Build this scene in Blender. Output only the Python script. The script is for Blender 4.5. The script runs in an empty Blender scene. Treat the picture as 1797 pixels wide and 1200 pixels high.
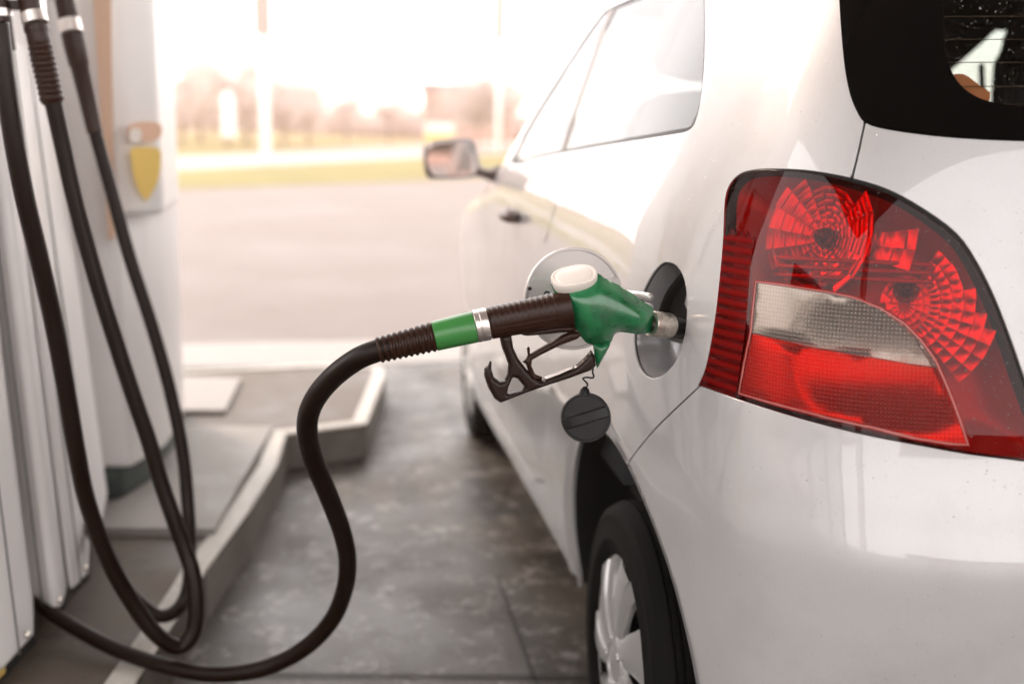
import bpy, math, random
import numpy as np
from mathutils import Vector, Matrix
from mathutils.geometry import delaunay_2d_cdt
random.seed(7); rng = np.random.RandomState(7)
S = bpy.context.scene
COL = S.collection
R = math.radians

# ------------------------------------------------------------------ camera
PW, PH, FPX = 1797.0, 1200.0, 2000.0
PITCH, YAW, ROLL = R(10.34), R(8.06), R(0.8)
CH = 1.125
cam_d = bpy.data.cameras.new("camera"); cam = bpy.data.objects.new("camera", cam_d); COL.objects.link(cam)
cam_d.sensor_width = 36.0; cam_d.lens = FPX * 36.0 / PW
cam_d.clip_start = 0.05; cam_d.clip_end = 2000
cam_d.dof.use_dof = True; cam_d.dof.focus_distance = 1.47; cam_d.dof.aperture_fstop = 2.3
cam.location = (0, 0, CH)
F_ = Vector((math.sin(YAW) * math.cos(PITCH), math.cos(YAW) * math.cos(PITCH), -math.sin(PITCH)))
R0 = Vector((math.cos(YAW), -math.sin(YAW), 0)); U0 = R0.cross(F_)
R_ = R0 * math.cos(ROLL) + U0 * math.sin(ROLL)
U_ = U0 * math.cos(ROLL) - R0 * math.sin(ROLL)
cam.rotation_euler = Matrix((R_, U_, -F_)).transposed().to_euler()
S.camera = cam

# ------------------------------------------------------------------ world and sun
SUN_EL, SUN_AZ = R(38), R(-36)      # azimuth measured from +Y towards +X
w = bpy.data.worlds.new("World"); S.world = w; w.use_nodes = True
nt = w.node_tree; bg = nt.nodes["Background"]
sky = nt.nodes.new("ShaderNodeTexSky"); sky.sky_type = 'NISHITA'; sky.sun_disc = False
sky.sun_elevation = SUN_EL; sky.sun_rotation = SUN_AZ
sky.air_density = 1.0; sky.dust_density = 1.0; sky.ozone_density = 1.0
bwn = nt.nodes.new("ShaderNodeRGBToBW"); nt.links.new(sky.outputs[0], bwn.inputs[0])      # thin overcast: the blue is mostly greyed out
tn = nt.nodes.new("ShaderNodeMixRGB"); tn.blend_type = 'MULTIPLY'; tn.inputs[0].default_value = 1; tn.inputs[2].default_value = (1.01, 1.0, .995, 1); nt.links.new(bwn.outputs[0], tn.inputs[1])
mxn = nt.nodes.new("ShaderNodeMixRGB"); mxn.inputs[0].default_value = .85; nt.links.new(sky.outputs[0], mxn.inputs[1]); nt.links.new(tn.outputs[0], mxn.inputs[2])
ov = nt.nodes.new("ShaderNodeMixRGB"); ov.inputs[0].default_value = .65; ov.inputs[2].default_value = (6.6, 6.35, 6.25, 1); nt.links.new(mxn.outputs[0], ov.inputs[1])   # even cloud layer
nt.links.new(ov.outputs[0], bg.inputs[0]); bg.inputs[1].default_value = 0.15
sl = bpy.data.lights.new("sun", 'SUN'); so = bpy.data.objects.new("sun", sl); COL.objects.link(so)
sl.energy = .5; sl.angle = R(12); sl.color = (1.0, 0.74, 0.56)
sd = Vector((math.sin(SUN_AZ) * math.cos(SUN_EL), math.cos(SUN_AZ) * math.cos(SUN_EL), math.sin(SUN_EL)))
so.rotation_euler = sd.to_track_quat('Z', 'Y').to_euler(); so.location = sd * 30
S.view_settings.view_transform = 'Standard'; S.view_settings.look = 'None'
S.view_settings.gamma = 1; S.view_settings.exposure = 2.05
S.render.engine = 'CYCLES'
S.cycles.use_denoising = True; S.cycles.max_bounces = 14; S.cycles.transparent_max_bounces = 24
S.cycles.caustics_reflective = False; S.cycles.caustics_refractive = False
S.cycles.sample_clamp_indirect = 6

# ------------------------------------------------------------------ pixel helpers (photograph pixels -> places in the world)
F3 = np.array(F_); R3 = np.array(R_); U3 = np.array(U_); C3 = np.array((0, 0, CH))
def ray(u, v): return F3 + R3 * ((u - PW / 2) / FPX) - U3 * ((v - PH / 2) / FPX)
def onX(u, v, X): d = ray(u, v); return C3 + d * (X / d[0])
def onY(u, v, Y): d = ray(u, v); return C3 + d * (Y / d[1])
def onZ(u, v, Z): d = ray(u, v); return C3 + d * ((Z - CH) / d[2])
def atD(u, v, D): return C3 + ray(u, v) * D
def proj(p):
    q = np.asarray(p) - C3; d = q @ F3
    return PW / 2 + FPX * (q @ R3) / d, PH / 2 - FPX * (q @ U3) / d

# ------------------------------------------------------------------ materials
def mat(name, col=(.5, .5, .5), rough=.5, metal=0., **k):
    m = bpy.data.materials.new(name); m.use_nodes = True
    b = m.node_tree.nodes["Principled BSDF"]
    b.inputs["Base Color"].default_value = (*col, 1); b.inputs["Roughness"].default_value = rough
    b.inputs["Metallic"].default_value = metal
    for kk, vv in k.items(): b.inputs[kk.replace('_', ' ')].default_value = vv
    return m
def N(m, t, **k):
    n = m.node_tree.nodes.new(t)
    for a, b in k.items(): setattr(n, a, b)
    return n
def L(m, a, b): m.node_tree.links.new(a, b)
def bsdf(m): return m.node_tree.nodes["Principled BSDF"]
def noise(m, scale, detail=4, rough=.55, coord='Object', vec=None):
    n = N(m, "ShaderNodeTexNoise"); n.inputs["Scale"].default_value = scale
    n.inputs["Detail"].default_value = detail; n.inputs["Roughness"].default_value = rough
    if vec is None:
        tc = N(m, "ShaderNodeTexCoord"); vec = tc.outputs[coord]
    L(m, vec, n.inputs["Vector"]); return n.outputs["Fac"]
def ramp(m, fac, stops):
    r = N(m, "ShaderNodeValToRGB"); L(m, fac, r.inputs[0])
    e = r.color_ramp.elements
    while len(e) < len(stops): e.new(.5)
    for i, (p, c) in enumerate(stops):
        e[i].position = p; e[i].color = (*c, 1) if len(c) == 3 else c
    return r.outputs[0]
def g(v): return (v, v, v)
def mix(m, a, b, fac, mode='MIX'):
    n = N(m, "ShaderNodeMixRGB", blend_type=mode)
    for i, x in ((0, fac), (1, a), (2, b)):
        if hasattr(x, 'links'): L(m, x, n.inputs[i])
        elif i == 0: n.inputs[0].default_value = x
        else: n.inputs[i].default_value = (*x, 1)
    return n.outputs[0]
def bump(m, h, strength=.3, dist=.01, target=None):
    b = N(m, "ShaderNodeBump"); b.inputs["Strength"].default_value = strength; b.inputs["Distance"].default_value = dist
    L(m, h, b.inputs["Height"])
    if target is None: L(m, b.outputs[0], bsdf(m).inputs["Normal"])
    return b.outputs[0]
def rough_noise(m, scale, lo, hi):
    L(m, ramp(m, noise(m, scale), [(.3, g(lo)), (.7, g(hi))]), bsdf(m).inputs["Roughness"])

# --- car paint: silver flake, clear coat, dried rain specks
def paint_mat():
    m = mat("silver_paint", (.70, .69, .685), .38, .12, Coat_Weight=1.0, Coat_Roughness=.02, Coat_IOR=1.6)
    b = bsdf(m)
    fl = noise(m, 2600, 1, .5)
    base = ramp(m, fl, [(.3, (.44, .44, .445)), (.7, (.60, .60, .605))])
    # dirt specks
    sp = noise(m, 190, 3, .6)
    spm = ramp(m, sp, [(.69, g(0)), (.74, g(.7))])
    grime = ramp(m, noise(m, 7, 5, .6), [(.48, g(0)), (.80, g(.30))])
    c1 = mix(m, base, (.33, .27, .21), grime)
    L(m, mix(m, c1, (.16, .13, .11), spm), b.inputs["Base Color"])
    # droplets
    v = N(m, "ShaderNodeTexVoronoi"); v.inputs["Scale"].default_value = 120
    tc = N(m, "ShaderNodeTexCoord"); L(m, tc.outputs["Object"], v.inputs["Vector"])
    dr = ramp(m, v.outputs["Distance"], [(.0, g(1)), (.13, g(0))])
    mask = ramp(m, noise(m, 21, 3, .6), [(.52, g(0)), (.60, g(1))])
    hh = mix(m, dr, mask, 1.0, 'MULTIPLY')
    bb = N(m, "ShaderNodeBump"); bb.inputs["Strength"].default_value = .8; bb.inputs["Distance"].default_value = .0012
    L(m, hh, bb.inputs["Height"])
    wv = noise(m, 5.5, 1, .4); b2 = N(m, "ShaderNodeBump"); b2.inputs["Strength"].default_value = .12; b2.inputs["Distance"].default_value = .02
    L(m, wv, b2.inputs["Height"]); L(m, bb.outputs[0], b2.inputs["Normal"])
    L(m, b2.outputs[0], b.inputs["Coat Normal"])
    L(m, b2.outputs[0], b.inputs["Normal"])
    return m
M = {}
M['paint'] = paint_mat()
M['gap'] = mat("shadow_gap_black", (.012, .012, .013), .6)
M['seal'] = mat("black_rubber_seal", (.006, .006, .006), .45, Specular_IOR_Level=.2)
M['frit'] = mat("black_glass_border", (.002, .002, .002), .08, 0, IOR=1.22, Specular_IOR_Level=.2)
M['black_plastic'] = mat("black_plastic", (.009, .009, .009), .42, Specular_IOR_Level=.28); rough_noise(M['black_plastic'], 60, .32, .5)
bump(M['black_plastic'], noise(M['black_plastic'], 900, 2), .15, .0005)
M['interior'] = mat("dark_interior_trim", (.02, .02, .021), .8)
M['seat'] = mat("dark_grey_seat_cloth", (.035, .036, .04), .95)
M['belt'] = mat("orange_brown_trim", (.42, .11, .03), .6)
M['wire'] = mat("heating_wire_brown", (.07, .028, .012), .6)
def glass_mat(name, tint, ior=1.5, rough=0.0, dust=0.0, dirt=(.5, .5, .5)):
    m = bpy.data.materials.new(name); m.use_nodes = True; t = m.node_tree
    t.nodes.remove(t.nodes["Principled BSDF"])
    tr = N(m, "ShaderNodeBsdfTransparent"); tr.inputs[0].default_value = (*tint, 1)
    gl = N(m, "ShaderNodeBsdfGlossy"); gl.inputs["Roughness"].default_value = rough
    fr = N(m, "ShaderNodeFresnel"); geo_ = N(m, "ShaderNodeNewGeometry"); ma = N(m, "ShaderNodeMath", operation='MULTIPLY_ADD')   # same gloss from both sides of the pane
    L(m, geo_.outputs["Backfacing"], ma.inputs[0]); ma.inputs[1].default_value = 1 / ior - ior; ma.inputs[2].default_value = ior; L(m, ma.outputs[0], fr.inputs[0])
    mx = N(m, "ShaderNodeMixShader"); L(m, fr.outputs[0], mx.inputs[0]); L(m, tr.outputs[0], mx.inputs[1]); L(m, gl.outputs[0], mx.inputs[2])
    out = t.nodes["Material Output"]; last = mx.outputs[0]
    if dust > 0:
        df = N(m, "ShaderNodeBsdfDiffuse"); df.inputs[0].default_value = (*dirt, 1)
        mx2 = N(m, "ShaderNodeMixShader")
        n1 = noise(m, 330, 2, .6)
        f = ramp(m, n1, [(.66, g(0)), (.72, g(dust))])
        L(m, f, mx2.inputs[0]); L(m, last, mx2.inputs[1]); L(m, df.outputs[0], mx2.inputs[2]); last = mx2.outputs[0]
    L(m, last, out.inputs[0]); m["glossy"] = gl.name
    return m
M['glass_rear'] = glass_mat("dusty_rear_glass", (.72, .80, .76), 1.25, 0, .5)
M['glass_side'] = glass_mat("pale_reflecting_side_glass", (.48, .51, .50), 1.6, .01)
M['lens_red'] = glass_mat("red_lens", (.74, .018, .012), 1.36, .01, .35, (.4, .3, .3))
def ribbed(name, tint, dif, kx, kz, ior=1.5, rib_only_z=False, alpha=.55, lo=.14):
    """lens with moulded ribs: the ribs scatter light and bend the gloss"""
    m = glass_mat(name, tint, ior, .08); t = m.node_tree
    uv = N(m, "ShaderNodeUVMap"); sep = N(m, "ShaderNodeSeparateXYZ"); L(m, uv.outputs[0], sep.inputs[0])
    def wave(o, k):
        a = N(m, "ShaderNodeMath", operation='MULTIPLY'); L(m, o, a.inputs[0]); a.inputs[1].default_value = k
        b = N(m, "ShaderNodeMath", operation='SINE'); L(m, a.outputs[0], b.inputs[0])
        c = N(m, "ShaderNodeMath", operation='MULTIPLY_ADD'); L(m, b.outputs[0], c.inputs[0]); c.inputs[1].default_value = .5; c.inputs[2].default_value = .5
        return c.outputs[0]
    wz = wave(sep.outputs[1], kz)
    if rib_only_z: h = wz
    else:
        mm = N(m, "ShaderNodeMath", operation='MULTIPLY'); L(m, wave(sep.outputs[0], kx), mm.inputs[0]); L(m, wz, mm.inputs[1]); h = mm.outputs[0]
    glo = t.nodes[m["glossy"]]; L(m, bump(m, h, .8, .0012, target=1), glo.inputs["Normal"])
    df = N(m, "ShaderNodeBsdfDiffuse"); L(m, mix(m, tuple(x * lo for x in dif), dif, h), df.inputs[0])
    mx = N(m, "ShaderNodeMixShader"); out = t.nodes["Material Output"]; src = out.inputs[0].links[0].from_socket
    f = N(m, "ShaderNodeMath", operation='MULTIPLY_ADD'); L(m, h, f.inputs[0]); f.inputs[1].default_value = alpha * .35; f.inputs[2].default_value = alpha * .8
    L(m, f.outputs[0], mx.inputs[0]); L(m, src, mx.inputs[1]); L(m, df.outputs[0], mx.inputs[2]); L(m, mx.outputs[0], out.inputs[0])
    return m
M['lens_clear'] = ribbed("clear_prism_lens", (.86, .80, .75), (.50, .43, .385), 1330, 1330, 1.5, alpha=.48)
M['lens_fog'] = ribbed("red_prism_lens", (.95, .10, .06), (.55, .035, .025), 1330, 1330, 1.4, alpha=.46)
M['lens_side'] = ribbed("red_ridged_lens", (.60, .012, .01), (.20, .005, .005), 900, 480, 1.5, True, alpha=.72, lo=.45)
M['lens_trim'] = mat("pale_pink_lens_rim", (.40, .10, .085), .2)
M['chrome'] = mat("lamp_reflector_silver", (.80, .78, .76), .30, 1.0)
M['lampdark'] = mat("lamp_housing", (.42, .40, .39), .4, .2)
M['bulb'] = mat("bulb_socket", (.10, .09, .09), .3, .3)
M['tyre'] = mat("tyre_rubber", (.005, .005, .005), .8, Specular_IOR_Level=.12); bump(M['tyre'], noise(M['tyre'], 160, 3), .3, .002)
M['rim'] = mat("silver_wheel_cover", (.56, .56, .55), .3, .55, Coat_Weight=.3); 
M['hub_dark'] = mat("dark_wheel_well", (.003, .003, .003), .9)
M['steel_grey0'] = mat('zinc_screw', (.42, .42, .42), .35, .3)
M['mirror_shell'] = mat("mirror_housing", (.10, .060, .048), .4)
M['mirror'] = mat("mirror_glass", (.9, .9, .9), .02, 1.0)
M['cap'] = mat("fuel_cap_black", (.009, .009, .010), .38, Specular_IOR_Level=.28); bump(M['cap'], noise(M['cap'], 700, 2), .2, .0004)
M['metal'] = mat("worn_steel", (.62, .58, .52), .32, 1.0)
def worn_metal(m):
    L(m, ramp(m, noise(m, 240, 4, .7), [(.35, (.42, .38, .33)), (.6, (.66, .62, .56))]), bsdf(m).inputs["Base Color"]); rough_noise(m, 120, .22, .5)
worn_metal(M['metal'])
M['alu'] = mat("bright_ferrule", (.80, .74, .70), .30, .9)
def green():
    m = mat("green_nozzle_plastic", (.010, .16, .055), .26, 0, Coat_Weight=.7, Coat_Roughness=.14)
    c = ramp(m, noise(m, 26, 5, .6), [(.35, (.006, .085, .030)), (.55, (.010, .17, .058)), (.75, (.03, .21, .085))])
    sc = ramp(m, noise(m, 170, 3, .7), [(.62, g(0)), (.78, g(.55))])
    L(m, mix(m, c, (.05, .035, .015), sc), bsdf(m).inputs["Base Color"]); rough_noise(m, 45, .20, .42)
    bump(m, noise(m, 160, 3), .12, .001); return m
M['green'] = green()
M['green_band'] = mat("green_sleeve_plastic", (.045, .22, .05), .3)
M['rubber'] = mat("hose_rubber", (.008, .0030, .0014), .33, Specular_IOR_Level=.22); rough_noise(M['rubber'], 30, .30, .46)
bump(M['rubber'], noise(M['rubber'], 420, 3), .12, .0008)
M['grip'] = mat("nozzle_grip_plastic", (.026, .009, .0045), .36, Specular_IOR_Level=.28); bump(M['grip'], noise(M['grip'], 800, 2), .15, .0005)
M['lever'] = mat("lever_guard_plastic", (.018, .008, .005), .33, Specular_IOR_Level=.28); bump(M['lever'], noise(M['lever'], 300, 3), .15, .0008)
M['cream'] = mat("cream_cap_plastic", (.82, .76, .70), .35)
M['white'] = mat("white_enamel_panel", (.74, .72, .71), .35)
L(M['white'], ramp(M['white'], noise(M['white'], 3, 4), [(.3, (.78, .76, .75)), (.7, (.85, .83, .82))]), bsdf(M['white']).inputs["Base Color"])
M['tan'] = mat("tan_column", (.62, .42, .30), .6)
M['base_green'] = mat("dark_green_plinth", (.028, .045, .042), .5)
M['yellow'] = mat("yellow_vinyl", (.82, .58, .16), .4)
M['orange'] = mat("orange_vinyl", (.76, .50, .36), .4)
M['red_sticker'] = mat("red_vinyl", (.6, .08, .05), .4)
M['groove'] = mat("groove_shadow_grey", (.20, .21, .20), .6)
def concrete(name, lo, hi, rlo=.3, rhi=.7, sc=2.2, stain=.5):
    m = mat(name, hi, .6)
    a = noise(m, sc, 8, .62); b = noise(m, sc * 14, 6, .7)
    c1 = ramp(m, a, [(.32, lo), (.68, hi)])
    c2 = mix(m, c1, tuple(x * stain for x in lo), ramp(m, noise(m, sc * 5, 5, .6), [(.58, g(0)), (.75, g(.8))]))
    c3 = mix(m, c2, tuple(min(1, x * 1.6) for x in hi), ramp(m, b, [(.60, g(0)), (.75, g(.55))]))
    L(m, c3, bsdf(m).inputs["Base Color"])
    L(m, ramp(m, a, [(.35, g(rlo)), (.65, g(rhi))]), bsdf(m).inputs["Roughness"])
    bump(m, b, .35, .004); return m
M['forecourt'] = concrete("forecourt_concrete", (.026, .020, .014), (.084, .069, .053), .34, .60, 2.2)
M['island'] = concrete("island_paving", (.060, .045, .032), (.13, .100, .075), .45, .8, 4)
M['slab'] = concrete("pale_slab", (.24, .22, .20), (.34, .32, .30), .5, .8, 5, .8)
M['kerb'] = concrete("kerb_concrete", (.36, .33, .29), (.58, .55, .50), .4, .7, 7, .8)
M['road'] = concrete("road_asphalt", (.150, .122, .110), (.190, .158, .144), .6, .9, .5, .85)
def dirt_up():
    m = M['forecourt']; b = bsdf(m); src = b.inputs["Base Color"].links[0].from_socket
    tc = N(m, "ShaderNodeTexCoord"); mp = N(m, "ShaderNodeMapping"); mp.inputs["Scale"].default_value = (9, .9, 1); L(m, tc.outputs["Object"], mp.inputs[0])
    st = ramp(m, noise(m, 1.0, 6, .65, vec=mp.outputs[0]), [(.45, g(1)), (.62, g(.45))])
    c = mix(m, src, st, .8, 'MULTIPLY')
    dd = ramp(m, noise(m, 7.5, 7, .75), [(.50, g(0)), (.60, g(.65))]); c = mix(m, c, (.30, .28, .26), mix(m, dd, ramp(m, noise(m, 24, 5, .7), [(.45, g(0)), (.55, g(1))]), 1.0, 'MULTIPLY'))
    oil = ramp(m, noise(m, 1.7, 3, .5), [(.60, g(0)), (.68, g(.8))]); c = mix(m, c, (.015, .013, .011), oil)
    L(m, c, b.inputs["Base Color"]); b.inputs["Specular IOR Level"].default_value = .35
dirt_up()
M['joint'] = mat("joint_filler", (.03, .028, .026), .8)
M['canopy'] = mat("canopy_panels", (.62, .60, .58), .5)
M['steel_grey'] = mat("grey_painted_steel", (.38, .34, .32), .5)
M['pale_post'] = mat("pale_painted_post", (.75, .72, .70), .5)
M['brick'] = mat("pinkish_wall", (.48, .30, .25), .8)
M['roof'] = mat("grey_roof", (.22, .21, .23), .8)
M['bark'] = mat("bark", (.30, .24, .21), .9)
M['twig'] = mat("haze_paled_twigs", (.62, .54, .52), .9)  # paled past real twigs; distance haze is put into the colour
M['leaf'] = mat("olive_leaves", (.10, .085, .035), .8)
def grass_m():
    m = mat("dry_yellow_grass", (.42, .33, .05), .9)
    L(m, ramp(m, noise(m, .35, 6, .6), [(.3, (.13, .115, .022)), (.7, (.21, .18, .04))]), bsdf(m).inputs["Base Color"]); return m
M['grass'] = grass_m()

# ------------------------------------------------------------------ object helpers
def tag(o, label=None, cat=None, group=None, kind=None):
    if label: o['label'] = label
    if cat: o['category'] = cat
    if group: o['group'] = group
    if kind: o['kind'] = kind
    return o
def empty(name, loc, label=None, cat=None, group=None):
    o = bpy.data.objects.new(name, None); COL.objects.link(o); o.location = loc; o.empty_display_size = .1
    return tag(o, label, cat, group)
class MB:
    def __init__(s): s.v = []; s.f = []; s.uv = {}; s.n = None
    def add(s, V, F):
        b = len(s.v); s.v += [tuple(map(float, p)) for p in V]; s.f += [tuple(i + b for i in f) for f in F]; return b
    def build(s, name, m, parent=None, smooth=True, angle=None, normals=None, uvs=None, rel=None):
        me = bpy.data.meshes.new(name)
        off = Vector((0, 0, 0))
        if parent is not None:
            q = parent
            while q is not None: off += q.location; q = q.parent
        me.from_pydata([tuple(Vector(p) - off) for p in s.v], [], s.f); me.materials.append(m)
        if smooth:
            me.polygons.foreach_set("use_smooth", [True] * len(me.polygons))
        if uvs is not None:
            l = me.uv_layers.new(name="UVMap"); vi = np.zeros(len(me.loops), int); me.loops.foreach_get("vertex_index", vi)
            l.data.foreach_set("uv", np.asarray(uvs, dtype=np.float32)[vi].ravel())
        me.validate(); me.update()
        if normals is not None and len(normals) == len(me.vertices):
            me.normals_split_custom_set_from_vertices([tuple(x) for x in normals])
        elif smooth and angle is not None:
            me.set_sharp_from_angle(angle=R(angle))
        o = bpy.data.objects.new(name, me); COL.objects.link(o)
        if parent is not None: o.parent = parent
        return o
    def box(s, c, d, rot=None):
        V = [(x * d[0] / 2, y * d[1] / 2, z * d[2] / 2) for x in (-1, 1) for y in (-1, 1) for z in (-1, 1)]
        if rot is not None: V = [tuple(rot @ Vector(p)) for p in V]
        V = [(p[0] + c[0], p[1] + c[1], p[2] + c[2]) for p in V]
        s.add(V, [(0, 1, 3, 2), (4, 6, 7, 5), (0, 4, 5, 1), (2, 3, 7, 6), (0, 2, 6, 4), (1, 5, 7, 3)])
    def prism(s, bot, top):
        n = len(bot); s.add(list(bot) + list(top), [tuple(range(n))[::-1], tuple(range(n, 2 * n))] + [(i, (i + 1) % n, n + (i + 1) % n, n + i) for i in range(n)])
    def tube(s, path, rad, seg=24, cap=True, mod=None, up=None):
        P = [Vector(p) for p in path]; n = len(P)
        if not hasattr(rad, '__len__'): rad = [rad] * n
        T = [((P[min(i + 1, n - 1)] - P[max(i - 1, 0)])).normalized() for i in range(n)]
        a = Vector(up) if up is not None else Vector((0, 0, 1))
        if abs(a.dot(T[0])) > .95: a = Vector((0, 1, 0))
        a = (a - T[0] * a.dot(T[0])).normalized(); V = []
        for i in range(n):
            a = (a - T[i] * a.dot(T[i])).normalized(); b = T[i].cross(a)
            for k in range(seg):
                th = 2 * math.pi * k / seg; r = rad[i]
                if mod: r = r * mod(i / (n - 1), th)
                V.append(P[i] + (a * math.cos(th) + b * math.sin(th)) * r)
        Fc = [(i * seg + k, i * seg + (k + 1) % seg, (i + 1) * seg + (k + 1) % seg, (i + 1) * seg + k) for i in range(n - 1) for k in range(seg)]
        if cap: Fc += [tuple(range(seg))[::-1], tuple((n - 1) * seg + k for k in range(seg))]
        s.add(V, Fc)
    def lathe(s, prof, org, ax, seg=48, closed=False):
        ax = Vector(ax).normalized(); a = ax.orthogonal().normalized(); b = ax.cross(a); org = Vector(org); V = []
        for (h, r) in prof:
            for k in range(seg):
                th = 2 * math.pi * k / seg; V.append(org + ax * h + (a * math.cos(th) + b * math.sin(th)) * r)
        n = len(prof)
        s.add(V, [(i * seg + k, i * seg + (k + 1) % seg, (i + 1) * seg + (k + 1) % seg, (i + 1) * seg + k) for i in range(n - 1) for k in range(seg)])
def smooth_path(pts, n=12, closed=False):
    P = [np.asarray(p, float) for p in pts]; m = len(P); out = []
    rngi = range(m) if closed else range(m - 1)
    for i in rngi:
        if closed: a, b, c, d = P[i - 1], P[i], P[(i + 1) % m], P[(i + 2) % m]
        else: a, b, c, d = P[max(i - 1, 0)], P[i], P[i + 1], P[min(i + 2, m - 1)]
        for k in range(n):
            t = k / n
            out.append(.5 * ((2 * b) + (c - a) * t + (2 * a - 5 * b + 4 * c - d) * t * t + (-a + 3 * b - 3 * c + d) * t ** 3))
    if not closed: out.append(P[-1])
    return out
def resample(poly, step, closed=True):
    P = [np.asarray(p, float) for p in poly]; out = []
    n = len(P)
    for i in range(n if closed else n - 1):
        a, b = P[i], P[(i + 1) % n]; k = max(1, int(np.linalg.norm(b - a) / step + .5))
        for j in range(k): out.append(a + (b - a) * j / k)
    if not closed: out.append(P[-1])
    return out
def inpoly(P, poly):
    P = np.atleast_2d(P); x, y = P[:, 0], P[:, 1]; poly = np.asarray(poly); res = np.zeros(len(P), bool)
    x1, y1 = poly[:, 0], poly[:, 1]; x2, y2 = np.roll(x1, -1), np.roll(y1, -1)
    for a, b, c, d in zip(x1, y1, x2, y2):
        if b == d: continue
        m = ((b > y) != (d > y)) & (x < (c - a) * (y - b) / (d - b) + a); res ^= m
    return res
def polydist(P, poly):
    P = np.atleast_2d(P); poly = np.asarray(poly); A = poly; B = np.roll(poly, -1, axis=0); best = np.full(len(P), 1e9)
    for a, b in zip(A, B):
        d = b - a; l = d @ d
        if l < 1e-14: continue
        t = np.clip(((P - a) @ d) / l, 0, 1); best = np.minimum(best, np.linalg.norm(P - a - t[:, None] * d, axis=1))
    return best
def cdt(loops, pts):
    V = []; E = []
    for lp, closed in loops:
        b = len(V); V += [Vector((float(p[0]), float(p[1]))) for p in lp]; n = len(lp)
        E += [(b + i, b + (i + 1) % n) for i in range(n if closed else n - 1)]
    V += [Vector((float(p[0]), float(p[1]))) for p in pts]
    r = delaunay_2d_cdt(V, E, [], 0, 1e-6)
    return np.array([tuple(v) for v in r[0]]), np.array([tuple(f) for f in r[2]], dtype=int)
def inflate(mb, outer, holes, org, ex, ez, n, t, Rr, step=.0025, smoothit=6, onesided=False, power=.5):
    """a moulded body from a 2-D outline: rounded edges, thickness 2t"""
    outer = resample(outer, step); holes = [resample(h, step) for h in holes]
    A = np.array(outer); mn, mx = A.min(0), A.max(0)
    gx, gy = np.meshgrid(np.arange(mn[0], mx[0], step), np.arange(mn[1], mx[1], step * .866))
    gx = gx + (np.arange(gx.shape[0]) % 2)[:, None] * step * .5
    P = np.stack([gx.ravel(), gy.ravel()], 1); P = P[inpoly(P, outer)]
    for h in holes: P = P[~inpoly(P, h)]
    d = polydist(P, outer)
    for h in holes: d = np.minimum(d, polydist(P, h))
    P = P[d > step * .5]
    V, T = cdt([(outer, True)] + [(h, True) for h in holes], P)
    c = V[T].mean(1); k = inpoly(c, outer)
    for h in holes: k &= ~inpoly(c, h)
    T = T[k]
    d = polydist(V, outer)
    for h in holes: d = np.minimum(d, polydist(V, h))
    bd = d < 1e-5
    hgt = t * np.power(np.clip(1 - (1 - np.clip(d / Rr, 0, 1)) ** 2, 0, 1), power)
    if smoothit:
        nb = [set() for _ in V]
        for a, b, cc in T: nb[a] |= {b, cc}; nb[b] |= {a, cc}; nb[cc] |= {a, b}
        nb = [np.array(list(x), dtype=int) for x in nb]
        for _ in range(smoothit):
            h2 = hgt.copy()
            for i in range(len(V)):
                if not bd[i] and len(nb[i]): h2[i] = .5 * hgt[i] + .5 * hgt[nb[i]].mean()
            hgt = h2
    org, ex, ez, n = map(np.asarray, (org, ex, ez, n))
    front = org + V[:, :1] * ex + V[:, 1:2] * ez + hgt[:, None] * n
    back = org + V[:, :1] * ex + V[:, 1:2] * ez - hgt[:, None] * n
    back_idx = np.zeros(len(V), int); VV = [tuple(x) for x in front]
    for i in range(len(V)):
        if bd[i]: back_idx[i] = i
        else: back_idx[i] = len(VV); VV.append(tuple(back[i]))
    Fc = [tuple(t_) for t_ in T] + [tuple(back_idx[t_][::-1]) for t_ in T]
    used = sorted({i for f in Fc for i in f}); mp = {j: i for i, j in enumerate(used)}
    mb.add([VV[j] for j in used], [tuple(mp[i] for i in f) for f in Fc])

# ================================================================== CAR (silver three-door hatchback)
XC, HW, YP, YR, YF = 1.25, .85, 1.9, 1.09, 4.93
plan = [(1.25, 4.93), (1.0, 4.92), (.75, 4.86), (.57, 4.74), (.45, 4.52), (.388, 4.2), (.372, 3.85), (.378, 3.4), (.39, 2.9), (.40, 2.4),
        (.403, 2.0), (.407, 1.75), (.416, 1.6), (.429, 1.5), (.447, 1.4), (.472, 1.31), (.508, 1.235), (.56, 1.178), (.64, 1.138), (.76, 1.112), (.9, 1.1), (1.08, 1.093), (1.25, 1.09)]
_p = np.array(smooth_path([(2.5 - .0 - plan[1][0], plan[1][1])] + plan + [(2.5 - plan[-2][0], plan[-2][1])], 40))[40:-40]
_d = np.r_[0, np.cumsum(np.linalg.norm(np.diff(_p, axis=0), axis=1))]; LS = _d[-1]
_s = np.linspace(0, LS, 2600); _px = np.interp(_s, _d, _p[:, 0]); _py = np.interp(_s, _d, _p[:, 1])
_k = np.hanning(61); _k /= _k.sum()
def _sm(a, odd):
    e = np.r_[(2 * a[0] - a[60:0:-1]) if odd else a[60:0:-1], a, (2 * a[-1] - a[-2:-62:-1]) if odd else a[-2:-62:-1]]
    return np.convolve(e, _k, 'same')[60:-60]
_px = _sm(_px, True); _py = _sm(_py, False)
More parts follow.
